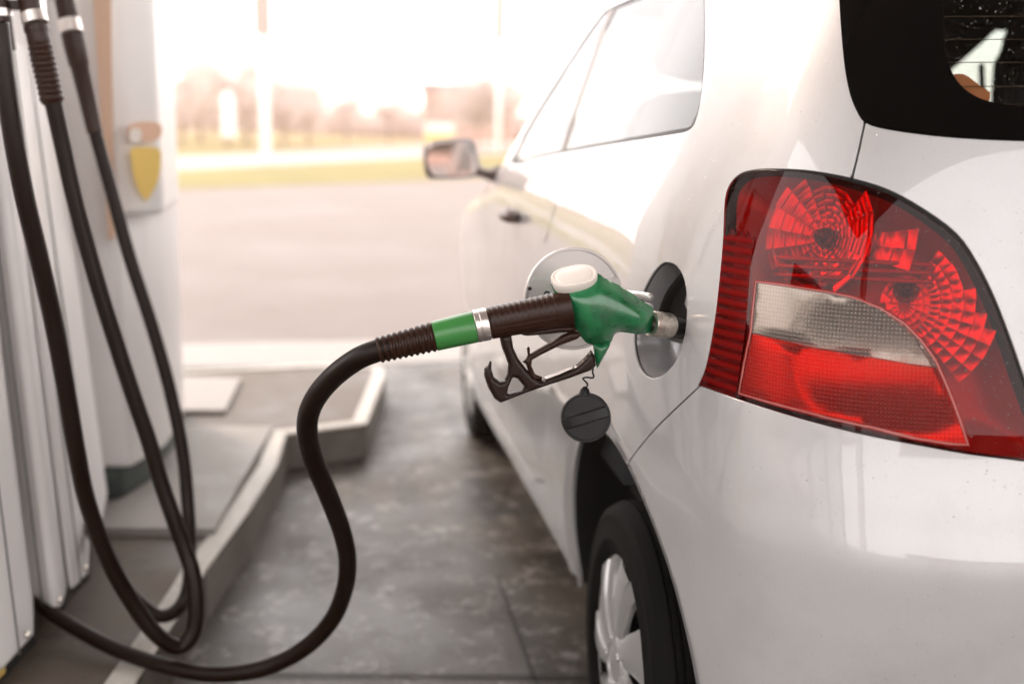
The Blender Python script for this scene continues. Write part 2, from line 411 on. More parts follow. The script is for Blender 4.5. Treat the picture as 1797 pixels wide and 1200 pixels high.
def pchip(x, y):
    x = np.array(x, float); y = np.array(y, float); h = np.diff(x); dl = np.diff(y) / h; m = np.zeros(len(x))
    for i in range(1, len(x) - 1):
        if dl[i - 1] * dl[i] > 0:
            w1 = 2 * h[i] + h[i - 1]; w2 = h[i] + 2 * h[i - 1]; m[i] = (w1 + w2) / (w1 / dl[i - 1] + w2 / dl[i])
    m[0] = dl[0]; m[-1] = dl[-1]
    def f(q):
        q = np.clip(q, x[0], x[-1]); i = np.clip(np.searchsorted(x, q, side='right') - 1, 0, len(x) - 2); t = (q - x[i]) / h[i]
        return (1 + 2 * t) * (1 - t) ** 2 * y[i] + t * (1 - t) ** 2 * h[i] * m[i] + t * t * (3 - 2 * t) * y[i + 1] + t * t * (t - 1) * h[i] * m[i + 1]
    return f
f_ix = pchip([.12, .25, .35, .5, .65, .78, .88, .95, 1.0, 1.06, 1.10, 1.2, 1.3, 1.4, 1.48, 1.53], [.07, .037, .022, .010, .002, .0, .004, .012, .021, .038, .052, .092, .137, .187, .25, .36])
f_r = pchip([.12, .3, .45, .58, .64, .70, .77, .80, .9, 1.0, 1.08, 1.15, 1.3, 1.42, 1.5, 1.53], [.14, .075, .030, .007, 0, .014, .033, .038, .058, .080, .102, .126, .186, .25, .33, .42])
f_f = pchip([.12, .3, .5, .65, .75, .82, .88, .94, .98, 1.05, 1.2, 1.42, 1.5, 1.53], [.12, .03, 0, .001, .04, .15, .4, .85, 1.12, 1.34, 1.62, 2.04, 2.25, 2.4])
ARCH = [(1.80, .32, .36, .315), (4.17, .32, .335, .325)]
def archd(Y, z, a): return (np.sqrt(((Y - a[0]) / a[2]) ** 2 + ((z - a[1]) / a[3]) ** 2) - 1) * a[3]
def surf(s, z, off=0.0):
    s = np.asarray(s, float); z = np.asarray(z, float)
    X0 = np.interp(s, _s, _px); Y0 = np.interp(s, _s, _py)
    X = XC - (XC - X0) * (1 - f_ix(z) / HW)
    wr = np.clip((YP - Y0) / (YP - YR), 0, 1); wf = np.clip((Y0 - YP) / (YF - YP), 0, 1)
    Y = Y0 + f_r(z) * wr - f_f(z) * wf
    side = np.clip((.75 - X0) / .2, 0, 1)
    for a in ARCH:
        d = archd(Y, z, a); X = X + side * .010 * np.clip(1 - d / .030, 0, 1.0) * (d > -.2)
    P = np.stack([X, Y, z + 0 * X], -1)
    if np.any(off != 0): P = P - snorm(s, z) * np.asarray(off)[..., None]
    return P
def snorm(s, z):
    e = .004
    ds = surf(np.minimum(s + e, LS), z) - surf(np.maximum(s - e, 0), z)
    e2 = .003
    dz = surf(s, np.minimum(z + e2, 1.53)) - surf(s, np.maximum(z - e2, .12))
    n = np.cross(ds, dz); n /= np.linalg.norm(n, axis=-1, keepdims=True) + 1e-12
    # outward: away from the car's middle
    P = surf(s, z); c = np.stack([P[..., 0] - XC, (P[..., 1] - 3.0) * .4, 0 * P[..., 0] + .15], -1)
    sg = np.sign((n * c).sum(-1, keepdims=True)); return n * sg
def projv(P):
    q = P - C3; d = q @ F3; return np.stack([PW / 2 + FPX * (q @ R3) / d, PH / 2 - FPX * (q @ U3) / d], -1)
_gs, _gz = np.meshgrid(np.linspace(.6, LS, 420), np.linspace(.13, 1.52, 240)); _gP = surf(_gs, _gz); _gn = snorm(_gs, _gz)
_vis = ((_gP - C3) * _gn).sum(-1) < 0; _guv = projv(_gP)
def sz(u, v):
    d = np.where(_vis, (_guv[..., 0] - u) ** 2 + (_guv[..., 1] - v) ** 2, 1e12); i = np.unravel_index(np.argmin(d), d.shape)
    q = np.array([_gs[i], _gz[i]])
    for _ in range(12):
        p = projv(surf(q[0], q[1])); e = np.array([u, v]) - p
        if abs(e).max() < .05: break
        a = (projv(surf(q[0] + .002, q[1])) - p) / .002; b = (projv(surf(q[0], q[1] + .002)) - p) / .002
        J = np.stack([a, b], 1)
        try: st = np.linalg.solve(J + 1e-6 * np.eye(2), e)
        except Exception: break
        st = np.clip(st, -.05, .05); q = q + st; q[0] = np.clip(q[0], .3, LS); q[1] = np.clip(q[1], .13, 1.525)
    return q
def szpath(px, n=4, closed=False, straight=False):
    P = [np.array(p, float) for p in px]
    if not straight: P = smooth_path(P, n, closed)
    else: P = resample(P, 25, closed)
    return [sz(*p) for p in P]
def s_at(Y, z):
    ss = np.linspace(.9, LS, 1500); y = surf(ss, np.full_like(ss, z))[:, 1]
    return float(np.interp(-Y, -y, ss))

# --- outlines traced on the body surface
lamp_l = szpath([(1223, 677), (1238, 640), (1252, 565), (1262, 480), (1268, 410), (1271, 350), (1280, 322), (1300, 303), (1330, 296), (1375, 295), (1430, 299), (1495, 311), (1560, 331), (1622, 365), (1680, 408), (1714, 455), (1747, 520), (1778, 600), (1803, 672), (1830, 745), (1852, 822)], 3)
lamp_b = szpath([(1852, 822), (1797, 811), (1700, 799), (1600, 781), (1500, 761), (1400, 735), (1300, 704), (1223, 677)], 3)
lamp = lamp_l[:-1] + lamp_b[:-1]
def inset_poly(poly, d):
    P = np.array(poly); n = len(P); area = 0
    for i in range(n): area += P[i][0] * P[(i + 1) % n][1] - P[(i + 1) % n][0] * P[i][1]
    sg = 1 if area > 0 else -1; out = []
    for i in range(n):
        a = P[i] - P[i - 1]; b = P[(i + 1) % n] - P[i]; a /= np.linalg.norm(a) + 1e-9; b /= np.linalg.norm(b) + 1e-9
        na = np.array([-a[1], a[0]]) * sg; nb = np.array([-b[1], b[0]]) * sg; m = na + nb; l = np.linalg.norm(m)
        m = m / l if l > .3 else na
        dd = d(i / n) if callable(d) else d
        out.append(P[i] + m * min(dd / max(m @ na, .4), dd * 2))
    return out
nl = len(lamp_l) / len(lamp)
lens_poly = inset_poly(lamp, lambda t: .0022 + .004 * max(0, min(1, (t - .30) / .12)) * (1 if t < nl else 0))
inner = szpath([(1326, 495), (1373, 501), (1443, 512), (1503, 525), (1545, 542), (1587, 569), (1615, 597), (1641, 632), (1657, 667), (1672, 704), (1687, 745), (1699, 780), (1667, 778), (1611, 769), (1527, 748), (1433, 727), (1363, 709), (1296, 690), (1305, 639), (1317, 583), (1321, 540)], 1, True)
divider = szpath([(1300, 581), (1317, 584), (1433, 611), (1527, 627), (1597, 639), (1646, 646), (1680, 652)], 1)
side_div = szpath([(1322, 415), (1316, 480), (1310, 560), (1302, 620), (1290, 700), (1285, 720)], 1)
glass_o = szpath([(1470, -120), (1471, -60), (1474, 0), (1478, 60), (1484, 120), (1493, 165), (1505, 195), (1520, 215), (1560, 227), (1640, 238), (1720, 244), (1797, 247), (1840, 248)], 3)
zc = glass_o[-1][1]
glass_o = glass_o + [np.array([LS, zc])]
glass_poly = [np.array([glass_o[0][0] + .03, 1.43]), ] + glass_o + [np.array([LS, 1.43])]
gi = szpath([(1653, -60), (1654, 0), (1655, 70), (1662, 110), (1680, 145), (1710, 170), (1750, 183), (1797, 190), (1830, 193)], 3)
gi_poly = [np.array([gi[0][0] + .02, 1.40])] + gi + [np.array([LS, gi[-1][1]]), np.array([LS, 1.40])]
def strip(path, w):
    P = [np.asarray(p, float) for p in path]; Lf, Rt = [], []
    for i in range(len(P)):
        t = P[min(i + 1, len(P) - 1)] - P[max(i - 1, 0)]; t = t / (np.linalg.norm(t) + 1e-9); n = np.array([-t[1], t[0]])
        Lf.append(P[i] + n * w / 2); Rt.append(P[i] - n * w / 2)
    return Lf + Rt[::-1]
shut = szpath([(1518, 212), (1513, 235), (1506, 268), (1494, 316)], 3)
bseam = szpath([(1226, 679), (1195, 708), (1150, 752), (1112, 798), (1084, 840), (1076, 856)], 4)
zb = float(lamp_b[0][1])
tg_bottom = [np.array([lamp_b[0][0] - .01, zb]), np.array([LS, zb - .004])]
# side windows: one opening with a pillar line
win_b = szpath([(1237, -60), (1238, 0), (1238, 60), (1236, 120), (1230, 175), (1220, 215), (1206, 231), (1180, 237), (1100, 250), (1040, 260), (985, 270), (940, 280), (915, 288)], 3)
def szc(Y, z): return np.array([s_at(Y, z), z])
win_poly = [szc(1.75, 1.41), np.array([win_b[0][0], 1.36])] + win_b + [np.array([win_b[-1][0] - .25, win_b[-1][1] - .005]), np.array([win_b[-1][0] - .42, 1.12]), np.array([win_b[-1][0] - .45, 1.40])]
win_in = inset_poly(win_poly, .009)
bp = szpath([(1080, 0), (1055, 60), (1030, 130), (1005, 200), (982, 275)], 2)
bp = [bp[0] + (bp[0] - bp[3])] + bp
arch_poly = []
for a in ARCH:
    pl = []
    for k in range(61):
        th = -R(8) + (math.pi + R(16)) * k / 60
        Y = a[0] + a[2] * math.cos(th); z = a[1] + a[3] * math.sin(th); pl.append(szc(Y, z))
    pl.append(szc(a[0] - a[2], .05 + .14)); pl.append(szc(a[0] + a[2], .05 + .14))
    pl[-1][1] = pl[-2][1] = .14
    arch_poly.append(pl)
hole = szpath([(1171, 459), (1188, 466), (1201, 490), (1206, 530), (1203, 580), (1190, 627), (1170, 654), (1148, 665), (1128, 656), (1117, 632), (1112, 600), (1115, 560), (1124, 522), (1140, 487), (1157, 465)], 5, True)
ZB = .25                       # sill line
zlow = .24
sidesill_z = zlow
tail_poly = [p for p in shut] + [p for p in lamp_l if p[0] > shut[-1][0]] + [np.array([lamp_b[0][0], zb]), np.array([LS + .01, zb]), np.array([LS + .01, 1.6]), np.array([glass_o[0][0] + .02, 1.6]), np.array([glass_o[0][0] - .004, 1.43])] + glass_o[:int(len(glass_o) * .55)]
# simpler and safer: the tailgate is everything behind this line
edge = [np.array([glass_poly[0][0], 1.60]), glass_poly[0]] + [q for q in glass_o if q[0] < shut[0][0]] + shut + [q for q in lamp_l if q[0] > shut[-1][0] + .002]
tail_poly = edge + [np.array([lamp_b[0][0], zb]), np.array([LS + .02, zb]), np.array([LS + .02, 1.60])]
bump_poly = [q for q in bseam[::-1]] + [q for q in lamp_b[::-1]] + [np.array([LS + .02, zb]), np.array([LS + .02, .10]), np.array([s_at(1.43, .3), .10])] + [q for q in arch_poly[0] if q[0] > bseam[-1][0]][::-1]
bsort = [q for q in arch_poly[0] if q[0] > bseam[-1][0] and q[1] > .15]; bsort.sort(key=lambda q: -q[1])
bump_poly = [np.array([LS + .02, .10]), np.array([LS + .02, zb])] + lamp_b + bseam + bsort + [np.array([bsort[-1][0], .10])]
gap_strips = [strip([shut[0] + (shut[0] - shut[1]) * .3] + shut + [shut[-1] + (shut[-1] - shut[-2])], .0055), strip([bseam[0] + (bseam[0] - bseam[1])] + bseam + [bseam[-1] + .5 * (bseam[-1] - bseam[-2])], .0042), strip([lamp_b[0] + np.array([-.004, .0]), np.array([LS + .02, zb])], .005)]
door_rear = [szc(2.30, 1.07), szc(2.30, .7), szc(2.34, .5), szc(2.42, .36), szc(2.60, .31), szc(3.40, .31), szc(3.42, .6), szc(3.40, .9), szc(3.36, 1.03)]
gap_strips.append(strip(door_rear, .005))

# --- one conforming triangulation of the half skin
def grid_pts():
    P = []
    for (s0, s1, z0, z1, st) in ((0, .9 * LS * .35, .14, 1.53, .05), (LS * .315, s_at(2.2, .8), .14, 1.53, .03), (s_at(2.2, .8), LS, .14, 1.53, .0125)):
        gx, gy = np.meshgrid(np.arange(s0, s1, st), np.arange(z0, z1, st * .87)); gx = gx + (np.arange(gx.shape[0]) % 2)[:, None] * st * .5
        P.append(np.stack([gx.ravel(), gy.ravel()], 1))
    for z in np.arange(.75, 1.06, .012): P.append(np.stack([np.arange(.02, LS * .42, .05), np.full(len(np.arange(.02, LS * .42, .05)), z)], 1))
    for z in (.634, .64, .646, .652): P.append(np.stack([np.arange(LS * .6, LS, .01), np.full(len(np.arange(LS * .6, LS, .01)), z)], 1))
    P = np.concatenate(P); return P[(P[:, 0] < LS - .004) & (P[:, 0] > .004) & (P[:, 1] > .145) & (P[:, 1] < 1.525)]
frame = [np.array([0, .14]), np.array([LS, .14]), np.array([LS, 1.53]), np.array([0, 1.53])]
def cl(poly): return [np.array([min(max(p[0], 0), LS), min(max(p[1], .14), 1.53)]) for p in poly]
ws = [np.array([0, 1.03]), np.array([1.02, 1.035]), np.array([1.02, 1.42]), np.array([0, 1.42])]
loops = [(resample(frame, .02), True), (cl(lamp), True), (cl(lens_poly), True), (cl(inner), True), (divider, False), (side_div, False), (resample(cl(glass_poly), .012), True), (resample(cl(gi_poly), .012), True),
         (resample(cl(win_poly), .02), True), (resample(cl(win_in), .02), True), (cl(hole), True), (resample(cl(ws), .04), True)] + [(cl(g_), True) for g_ in gap_strips] + [(cl(a), True) for a in arch_poly] + [(strip(bp, .03), True)]
apil = [np.array([1.02, 1.035]), np.array([1.13, 1.035]), np.array([1.13, 1.42]), np.array([1.02, 1.42])]; loops.append((resample(apil, .03), True))
inner_rim = inset_poly(inner, -.0012); loops.append((cl(inner_rim), True))
SV, ST = cdt(loops, grid_pts())
cen = SV[ST].mean(1)
def ins(poly): return inpoly(cen, poly)
k_lamp, k_lens, k_inner, k_rim = ins(lamp), ins(lens_poly), ins(inner), ins(inner_rim)
k_glass, k_gi, k_win, k_winin, k_hole, k_ws = ins(glass_poly), ins(gi_poly), ins(win_poly), ins(win_in), ins(hole), ins(ws)
k_arch = ins(arch_poly[0]) | ins(arch_poly[1]); k_gap = np.zeros(len(cen), bool)
for g_ in gap_strips: k_gap |= ins(g_)
k_bp = ins(strip(bp, .03)) & k_winin
k_tail, k_bump = ins(tail_poly), ins(bump_poly)
k_low = (cen[:, 1] < zlow) & (cen[:, 0] > 1.0)
k_low &= ~k_bump
k_ap = ins(apil) & ~k_win & ~k_ws
open_ = k_ap | k_lamp | k_glass | k_win | k_arch | k_gap | k_low | k_ws
PV = surf(SV[:, 0], SV[:, 1]); PN = snorm(SV[:, 0], SV[:, 1])
# make every outline vertex sit on the surface; then panels
def panel(name, keep, m, parent, off=0.0, skirt=.009, mirror=True, extra_mirror=None, geo=False, uv=False, skirt_mat=None, bevel=.0011, mparent=None):
    T = ST[keep]; V = PV - PN * (off[:, None] if hasattr(off, 'shape') else off)
    # consistent winding with outward normal
    a, b, c = V[T[:, 0]], V[T[:, 1]], V[T[:, 2]]; fl = (np.cross(b - a, c - a) * PN[T[:, 0]]).sum(1) < 0
    T = np.where(fl[:, None], T[:, ::-1], T)
    used = np.unique(T); mp = -np.ones(len(V), int); mp[used] = np.arange(len(used))
    vv = [tuple(x) for x in V[used]]; nn = [tuple(x) for x in PN[used]]; uu = [tuple(x) for x in SV[used]]; ff = [tuple(mp[t]) for t in T]
    if skirt > 0:
        cnt = {}
        for t in T:
            for i in range(3):
                e = (t[i], t[(i + 1) % 3]); kk = (min(e), max(e)); cnt[kk] = None if kk in cnt else e
        be = [e for e in cnt.values() if e is not None and not (SV[e[0], 0] > LS - 1e-4 and SV[e[1], 0] > LS - 1e-4) and not (SV[e[0], 0] < 1e-4 and SV[e[1], 0] < 1e-4)]
        tt = {}
        for a_, b_ in be:
            d = V[b_] - V[a_]; l = np.linalg.norm(d)
            if l < 1e-9: continue
            o = np.cross(d, PN[a_]); o /= np.linalg.norm(o) + 1e-9
            for q in (a_, b_): tt[q] = tt.get(q, 0) + o * l
        idx = {}
        for q, o in tt.items():
            o = o / (np.linalg.norm(o) + 1e-9); base = len(vv); n_ = PN[q]
            vv += [tuple(V[q]), tuple(V[q] + o * bevel * .7 - n_ * bevel * .3), tuple(V[q] + o * bevel - n_ * bevel), tuple(V[q] + o * bevel - n_ * skirt)]
            nn += [tuple(n_), tuple((o + n_) / 1.414), tuple(o), tuple(o)]; uu += [tuple(SV[q])] * 4; idx[q] = base
        for a_, b_ in be:
            if a_ in idx and b_ in idx:
                A, B = idx[a_], idx[b_]
                for r_ in range(3): ff.append((B + r_, A + r_, A + r_ + 1, B + r_ + 1))
    mb = MB(); mb.add(vv, ff)
    if geo: nn = None
    if geo:
        mb.build(name, m, parent, uvs=uu); m2 = MB(); m2.add([(2 * XC - p[0], p[1], p[2]) for p in vv], [f[::-1] for f in ff]); return m2.build(name, m, mparent, uvs=uu)
    if mparent is not None:
        m2 = MB(); m2.add([(2 * XC - p[0], p[1], p[2]) for p in vv], [f[::-1] for f in ff])
        o = mb.build(name, m, parent, normals=nn, uvs=uu); m2.build(name, m, mparent, normals=[(-p[0], p[1], p[2]) for p in nn], uvs=uu); return o
    if mirror:
        vm = list(vv); nm = list(nn); um = list(uu); fm = list(ff)
        if extra_mirror is not None:
            T2 = ST[extra_mirror]; b0 = len(vm); u2 = np.unique(T2); mp2 = -np.ones(len(V), int); mp2[u2] = np.arange(len(u2)) + b0
            vm += [tuple(x) for x in V[u2]]; nm += [tuple(x) for x in PN[u2]]; um += [tuple(x) for x in SV[u2]]; fm += [tuple(mp2[t]) for t in T2]
        mb.add([(2 * XC - p[0], p[1], p[2]) for p in vm], [f[::-1] for f in fm]); nn = nn + [(-p[0], p[1], p[2]) for p in nm]; uu = uu + um
    return mb.build(name, m, parent, normals=nn, uvs=uu)
car = empty('parked_car', (1.25, 3.0, 0), 'silver three-door hatchback beside the kerb with its round fuel flap open', 'car')
body = panel('body', ~open_ & ~k_tail & ~k_bump & ~k_hole, M['paint'], car, extra_mirror=k_hole)
tailg = panel('tailgate', ~open_ & k_tail, M['paint'], car)
bumper = panel('bumper', ~open_ & k_bump & ~k_tail, M['paint'], car)
# roof skin
mb = MB(); rr = resample(frame, .03); 
rs = np.linspace(0, LS, 160); rp = surf(rs, np.full(160, 1.53)); loop = [tuple(p) for p in rp] + [(2 * XC - p[0], p[1], p[2]) for p in rp[::-1][1:-1]]
cx_ = np.array([XC, 2.4, 1.565]); V = []; F = []
K = 6
for j in range(K):
    t = j / K
    for p in loop:
        q = np.array(p) * (1 - t) + cx_ * t; q[2] = 1.53 + .035 * (1 - (1 - t) ** 2); V.append(tuple(q))
V.append(tuple(cx_)); n = len(loop)
for j in range(K - 1):
    for i in range(n): F.append((j * n + i, j * n + (i + 1) % n, (j + 1) * n + (i + 1) % n, (j + 1) * n + i))
for i in range(n): F.append(((K - 1) * n + i, (K - 1) * n + (i + 1) % n, len(V) - 1))
mb.add(V, F); mb.build('roof', M['paint'], car)
# dark shell behind the gaps, and the underbody
panel('inner_shell', ~k_lamp & ~k_glass & ~k_win & ~k_arch & ~k_hole & ~k_low & ~k_ws, M['gap'], car, off=.016, skirt=0, extra_mirror=k_hole)
mb = MB(); ss_ = np.linspace(0, LS, 120); lp = surf(ss_, np.full(120, .2), .03); ring = [(p[0], p[1]) for p in lp] + [(2 * XC - p[0], p[1]) for p in lp[::-1][1:-1]]
mb.prism([(p[0] * .96 + XC * .04, p[1] * .97 + .09, .20) for p in ring], [(p[0] * .96 + XC * .04, p[1] * .97 + .09, .26) for p in ring]); mb.build('underbody', M['hub_dark'], car, smooth=False)
# lamp surround
# windows
panel('window_seal', k_win & ~k_winin, M['seal'], car, off=.003, skirt=0, mparent=car)
panel('pillar_trim', k_bp, M['mirror_shell'], car, off=.002, skirt=0, mparent=car)
bs = np.interp(cen[:, 1], [p[1] for p in bp[::-1]], [p[0] for p in bp[::-1]])
panel('quarter_window', k_winin & ~k_bp & (cen[:, 0] > bs), M['glass_side'], car, off=.004, skirt=0, mparent=car)
panel('door_window', k_winin & ~k_bp & (cen[:, 0] <= bs), M['glass_side'], car, off=.004, skirt=0, mparent=car)
panel('windscreen_seal', k_ap, M['mirror_shell'], car, off=.0, skirt=0, mparent=car)
panel('windscreen', k_ws, M['glass_side'], car, off=.003, skirt=0)
rwin = empty('rear_window', (XC, 1.25, 1.1)); rwin.parent = car; rwin.location = Vector((XC, 1.25, 1.1)) - car.location
panel('glass_border', k_glass & ~k_gi, M['frit'], rwin, off=-.001, skirt=.02)
panel('glass_pane', k_gi, M['glass_rear'], rwin, off=.000, skirt=0)
# heating wires on the inside of the pane
def heat():
    for v in (-40, 25, 65, 105, 147, 178):
        mb = MB()
        q = sz(1640, v + 3)[1]
        path = [surf(s_, q + .004 * (s_ - gi[3][0]), .003) for s_ in np.linspace(gi[2][0] - .01, LS, 40)]
        path = path + [(2 * XC - p[0], p[1], p[2]) for p in path[::-1][1:]]
        mb.tube(path, .0005, 6, cap=False); mb.build('heating_wire', M['wire'], rwin)
heat()

# --- tail lamp
tl = empty('tail_lamp', (0, 0, 0)); tl.parent = car; tl.location = Vector((.5, 1.25, .93)) - car.location
tlm = empty('tail_lamp', (0, 0, 0)); tlm.parent = car; tlm.location = Vector((2 * XC - .5, 1.25, .93)) - car.location
sd_s = lambda z: np.interp(z, [p[1] for p in side_div[::-1]], [p[0] for p in side_div[::-1]])
k_side = k_lens & (cen[:, 0] < sd_s(cen[:, 1])) & (cen[:, 1] < side_div[0][1])
dv = np.interp(cen[:, 0], [p[0] for p in divider], [p[1] for p in divider])
panel('lamp_seal', k_lamp & ~k_lens, M['seal'], tl, off=.003, skirt=.03, mparent=tlm)
panel('red_lens', k_lens & ~k_rim & ~k_side, M['lens_red'], tl, off=.0, skirt=.005, mparent=tlm)
panel('marker_lens', k_side & ~k_rim, M['lens_side'], tl, off=.0003, skirt=0, mparent=tlm)
panel('lens_rim', k_rim & ~k_inner, M['lens_trim'], tl, off=.0005, skirt=.004, mparent=tlm)
panel('reversing_lens', k_inner & (cen[:, 1] > dv), M['lens_clear'], tl, off=.001, skirt=.004, mparent=tlm)
panel('fog_lens', k_inner & (cen[:, 1] <= dv), M['lens_fog'], tl, off=.001, skirt=.004, mparent=tlm)
_dl = np.where(inpoly(SV, lamp), polydist(SV, lamp), 0)
panel('lamp_housing', k_lamp, M['lampdark'], tl, off=.010 + .046 * np.clip(_dl / .035, 0, 1) ** .7, skirt=0, geo=True, mparent=tlm)
wall = MB(); lw = [np.array(p) for p in resample(lamp, .01)]; A = np.array(lw)
Pa = surf(A[:, 0], A[:, 1], .007); Pb = surf(A[:, 0], A[:, 1], .011); n = len(A)
for par_, f in ((tl, tuple), (tlm, lambda p: (2 * XC - p[0], p[1], p[2]))):
    wall = MB(); wall.add([f(p) for p in Pa] + [f(p) for p in Pb], [(i, (i + 1) % n, n + (i + 1) % n, n + i) for i in range(n)]); wall.build('housing_wall', M['lampdark'], par_)
def bowl(cu, cv, rad, rings, sect, d0=.052, d1=.012, th0=0, th1=360, tilt=.16, clip=None, ecc=1.0, rmin=0.0, inside=None, pil=.0016, nsub=3, sinset=.006):
    """stepped reflector: every facet a small tilted mirror"""
    c = sz(cu, cv); mb = MB(); lp = inset_poly(inside if inside is not None else lamp, sinset); rs = np.linspace(rmin, 1, rings + 1)
    for i in range(rings):
        for j in range(sect):
            a0 = R(th0 + (th1 - th0) * j / sect); a1 = R(th0 + (th1 - th0) * (j + 1) / sect); r0, r1 = rs[i], rs[i + 1]
            q = []
            for (r_, a_) in ((r0, a0), (r1, a0), (r1, a1), (r0, a1)): q.append(c + np.array([math.cos(a_) * r_ * rad, math.sin(a_) * r_ * rad * ecc]))
            if not inpoly(np.array(q), lp).all(): continue
            if clip is not None and any(inpoly(np.array(q), clip)): continue
            dep = [d1 + (d0 - d1) * (1 - r_ ** 1.6) for r_ in (r0, r1, r1, r0)]
            t1, t2 = rng.uniform(-tilt, tilt), rng.uniform(-tilt, tilt); mid = sum(q) / 4
            dep = [dd + (q_[0] - mid[0]) * t1 + (q_[1] - mid[1]) * t2 + .002 * ((i + j) % 2) for dd, q_ in zip(dep, q)]
            V = []
            for iu in range(nsub + 1):
                for iv in range(nsub + 1):
                    u_, v_ = iu / nsub, iv / nsub; wts = ((1 - u_) * (1 - v_), u_ * (1 - v_), u_ * v_, (1 - u_) * v_)
                    qq = sum(w_ * q_ for w_, q_ in zip(wts, q)); dd = sum(w_ * d_ for w_, d_ in zip(wts, dep)) - pil * 16 * u_ * (1 - u_) * v_ * (1 - v_)
                    V.append(surf(qq[0], qq[1], dd))
            mb.add(V, [(x * (nsub + 1) + y, x * (nsub + 1) + y + 1, (x + 1) * (nsub + 1) + y + 1, (x + 1) * (nsub + 1) + y) for x in range(nsub) for y in range(nsub)])
    return mb
M['dimchrome'] = mat("lamp_reflector_shaded", (.66, .64, .62), .32, 1.0)  # darker copy of the chrome; dimness of the bowls put into its colour
b1 = bowl(1420, 402, .080, 10, 18, tilt=.05, clip=inner, pil=.0009, nsub=4, d0=.046, d1=.012, rmin=.14); b1.build('upper_reflector', M['dimchrome'], tl)
b2 = bowl(1420, 402, .135, 5, 2, tilt=.10, clip=inner, d0=.040, d1=.012, rmin=.50, th0=-17, th1=4, pil=.0012, nsub=5); b2.build('reflector_row', M['chrome'], tl)
b2 = bowl(1596, 528, .108, 6, 15, tilt=.10, clip=inner, d0=.046, d1=.012, rmin=.30, th0=-84, th1=62, pil=.0012, nsub=5); b2.build('lower_reflector', M['chrome'], tl)
b2 = bowl(1596, 528, .034, 3, 18, tilt=.05, clip=inner, d0=.050, d1=.044, rmin=.25, pil=.0006, nsub=3); b2.build('reflector_cup', M['dimchrome'], tl)
_c = sz(1560, 650); _r2 = ((SV[:, 0] - _c[0]) / .105) ** 2 + ((SV[:, 1] - _c[1] - .01) / .075) ** 2
panel('inner_reflector', k_inner, M['chrome'], tl, off=.012 + .030 * np.clip(1 - _r2, -.3, 1), skirt=0, geo=True, mparent=tlm)
def bulb(u, v, r):
    c = sz(u, v); P = surf(c[0], c[1], .05); n_ = snorm(c[0], c[1]); mb = MB()
    mb.lathe([(0, r * 1.5), (.004, r * 1.5), (.004, r), (.012, r), (.014, r * .6), (.024, r * .62), (.029, r * .4), (.031, 0.0001)], P, n_, 20); mb.build('bulb', M['bulb'], tl, angle=40)
bulb(1420, 402, .012); bulb(1600, 500, .010)
# horizontal reflector ribs across the middle of the lamp
mb = MB()
for v in (447, 462, 478):
    pa = [sz(u, v + (u - 1340) * .045) for u in range(1340, 1660, 16)]; pa = [q for q in pa if inpoly(q, inset_poly(lamp, .008))[0]]
    mb.tube([surf(q[0], q[1], .020) for q in pa], .0030, 10)
mb.build('reflector_rib', M['lampdark'], tl)

# --- fuel flap pocket
hp = [np.array(p) for p in resample(hole, .004)]; A = np.array(hp); fl = empty('fuel_pocket', (0, 0, 0)); fl.parent = car; fl.location = Vector((.42, 1.46, .88)) - car.location
mb = MB(); hn = len(A); c0 = A.mean(0); rows = []
for (k_, dep) in ((1.0, .0), (.985, .003), (.97, .012), (.94, .05), (.86, .062), (.5, .066), (.01, .068)):
    q = c0 + (A - c0) * k_; rows.append(surf(q[:, 0], q[:, 1], dep))
mb.add([tuple(p) for r_ in rows for p in r_], [(i * hn + j, i * hn + (j + 1) % hn, (i + 1) * hn + (j + 1) % hn, (i + 1) * hn + j) for i in range(len(rows) - 1) for j in range(hn)])
M['pocket'] = mat("pocket_paint_grey", (.40, .40, .41), .3, .3, Coat_Weight=.5); 
mb.build('pocket_wall', M['pocket'], fl)
cup = [np.array(p) for p in szpath([(1206, 592), (1190, 606), (1160, 608), (1128, 598), (1114, 575), (1116, 545), (1127, 512), (1144, 484), (1165, 462), (1190, 462), (1206, 500), (1210, 550)], 4, True)]
mb = MB(); A2 = np.array(cup); c2_ = A2.mean(0); rows = []
for (k_, dep) in ((.93, .060), (.92, .036), (.88, .032), (.80, .034), (.74, .044), (.2, .046), (.01, .046)):
    q = c2_ + (A2 - c2_) * k_; rows.append(surf(q[:, 0], q[:, 1], dep))
nn_ = len(A2); mb.add([tuple(p) for r_ in rows for p in r_], [(i * nn_ + j, i * nn_ + (j + 1) % nn_, (i + 1) * nn_ + (j + 1) % nn_, (i + 1) * nn_ + j) for i in range(len(rows) - 1) for j in range(nn_)])
mb.build('pocket_shade_cup', M['black_plastic'], fl, angle=40)  # added black cup; its colour stands in for the dark upper pocket
q = sz(1190, 576); nk = surf(q[0], q[1], .045); 
mb = MB(); mb.lathe([(0, .030), (.018, .030), (.020, .026), (.020, .021), (.0, .020)], np.array(nk) + np.array([.012, 0, 0]), (-1, -.05, .05), 32); mb.build('filler_neck', M['black_plastic'], fl, angle=40)
q = sz(1184, 527); mb = MB(); n_ = snorm(q[0], q[1]); P = surf(q[0], q[1], .042)
mb.lathe([(0, .010), (.006, .010), (.008, .008), (.008, .0045), (.011, .0045), (.011, .002), (.007, .0001)], P, n_, 24); mb.build('screw', M['steel_grey0'], fl, angle=30)
mb = MB(); path = [surf(*sz(u, v), .05) for u, v in ((1140, 632), (1143, 618), (1160, 615), (1166, 630), (1155, 648), (1148, 657))]
mb.tube(smooth_path(path, 6), .003, 8); mb.build('pocket_clip', M['pocket'], fl)
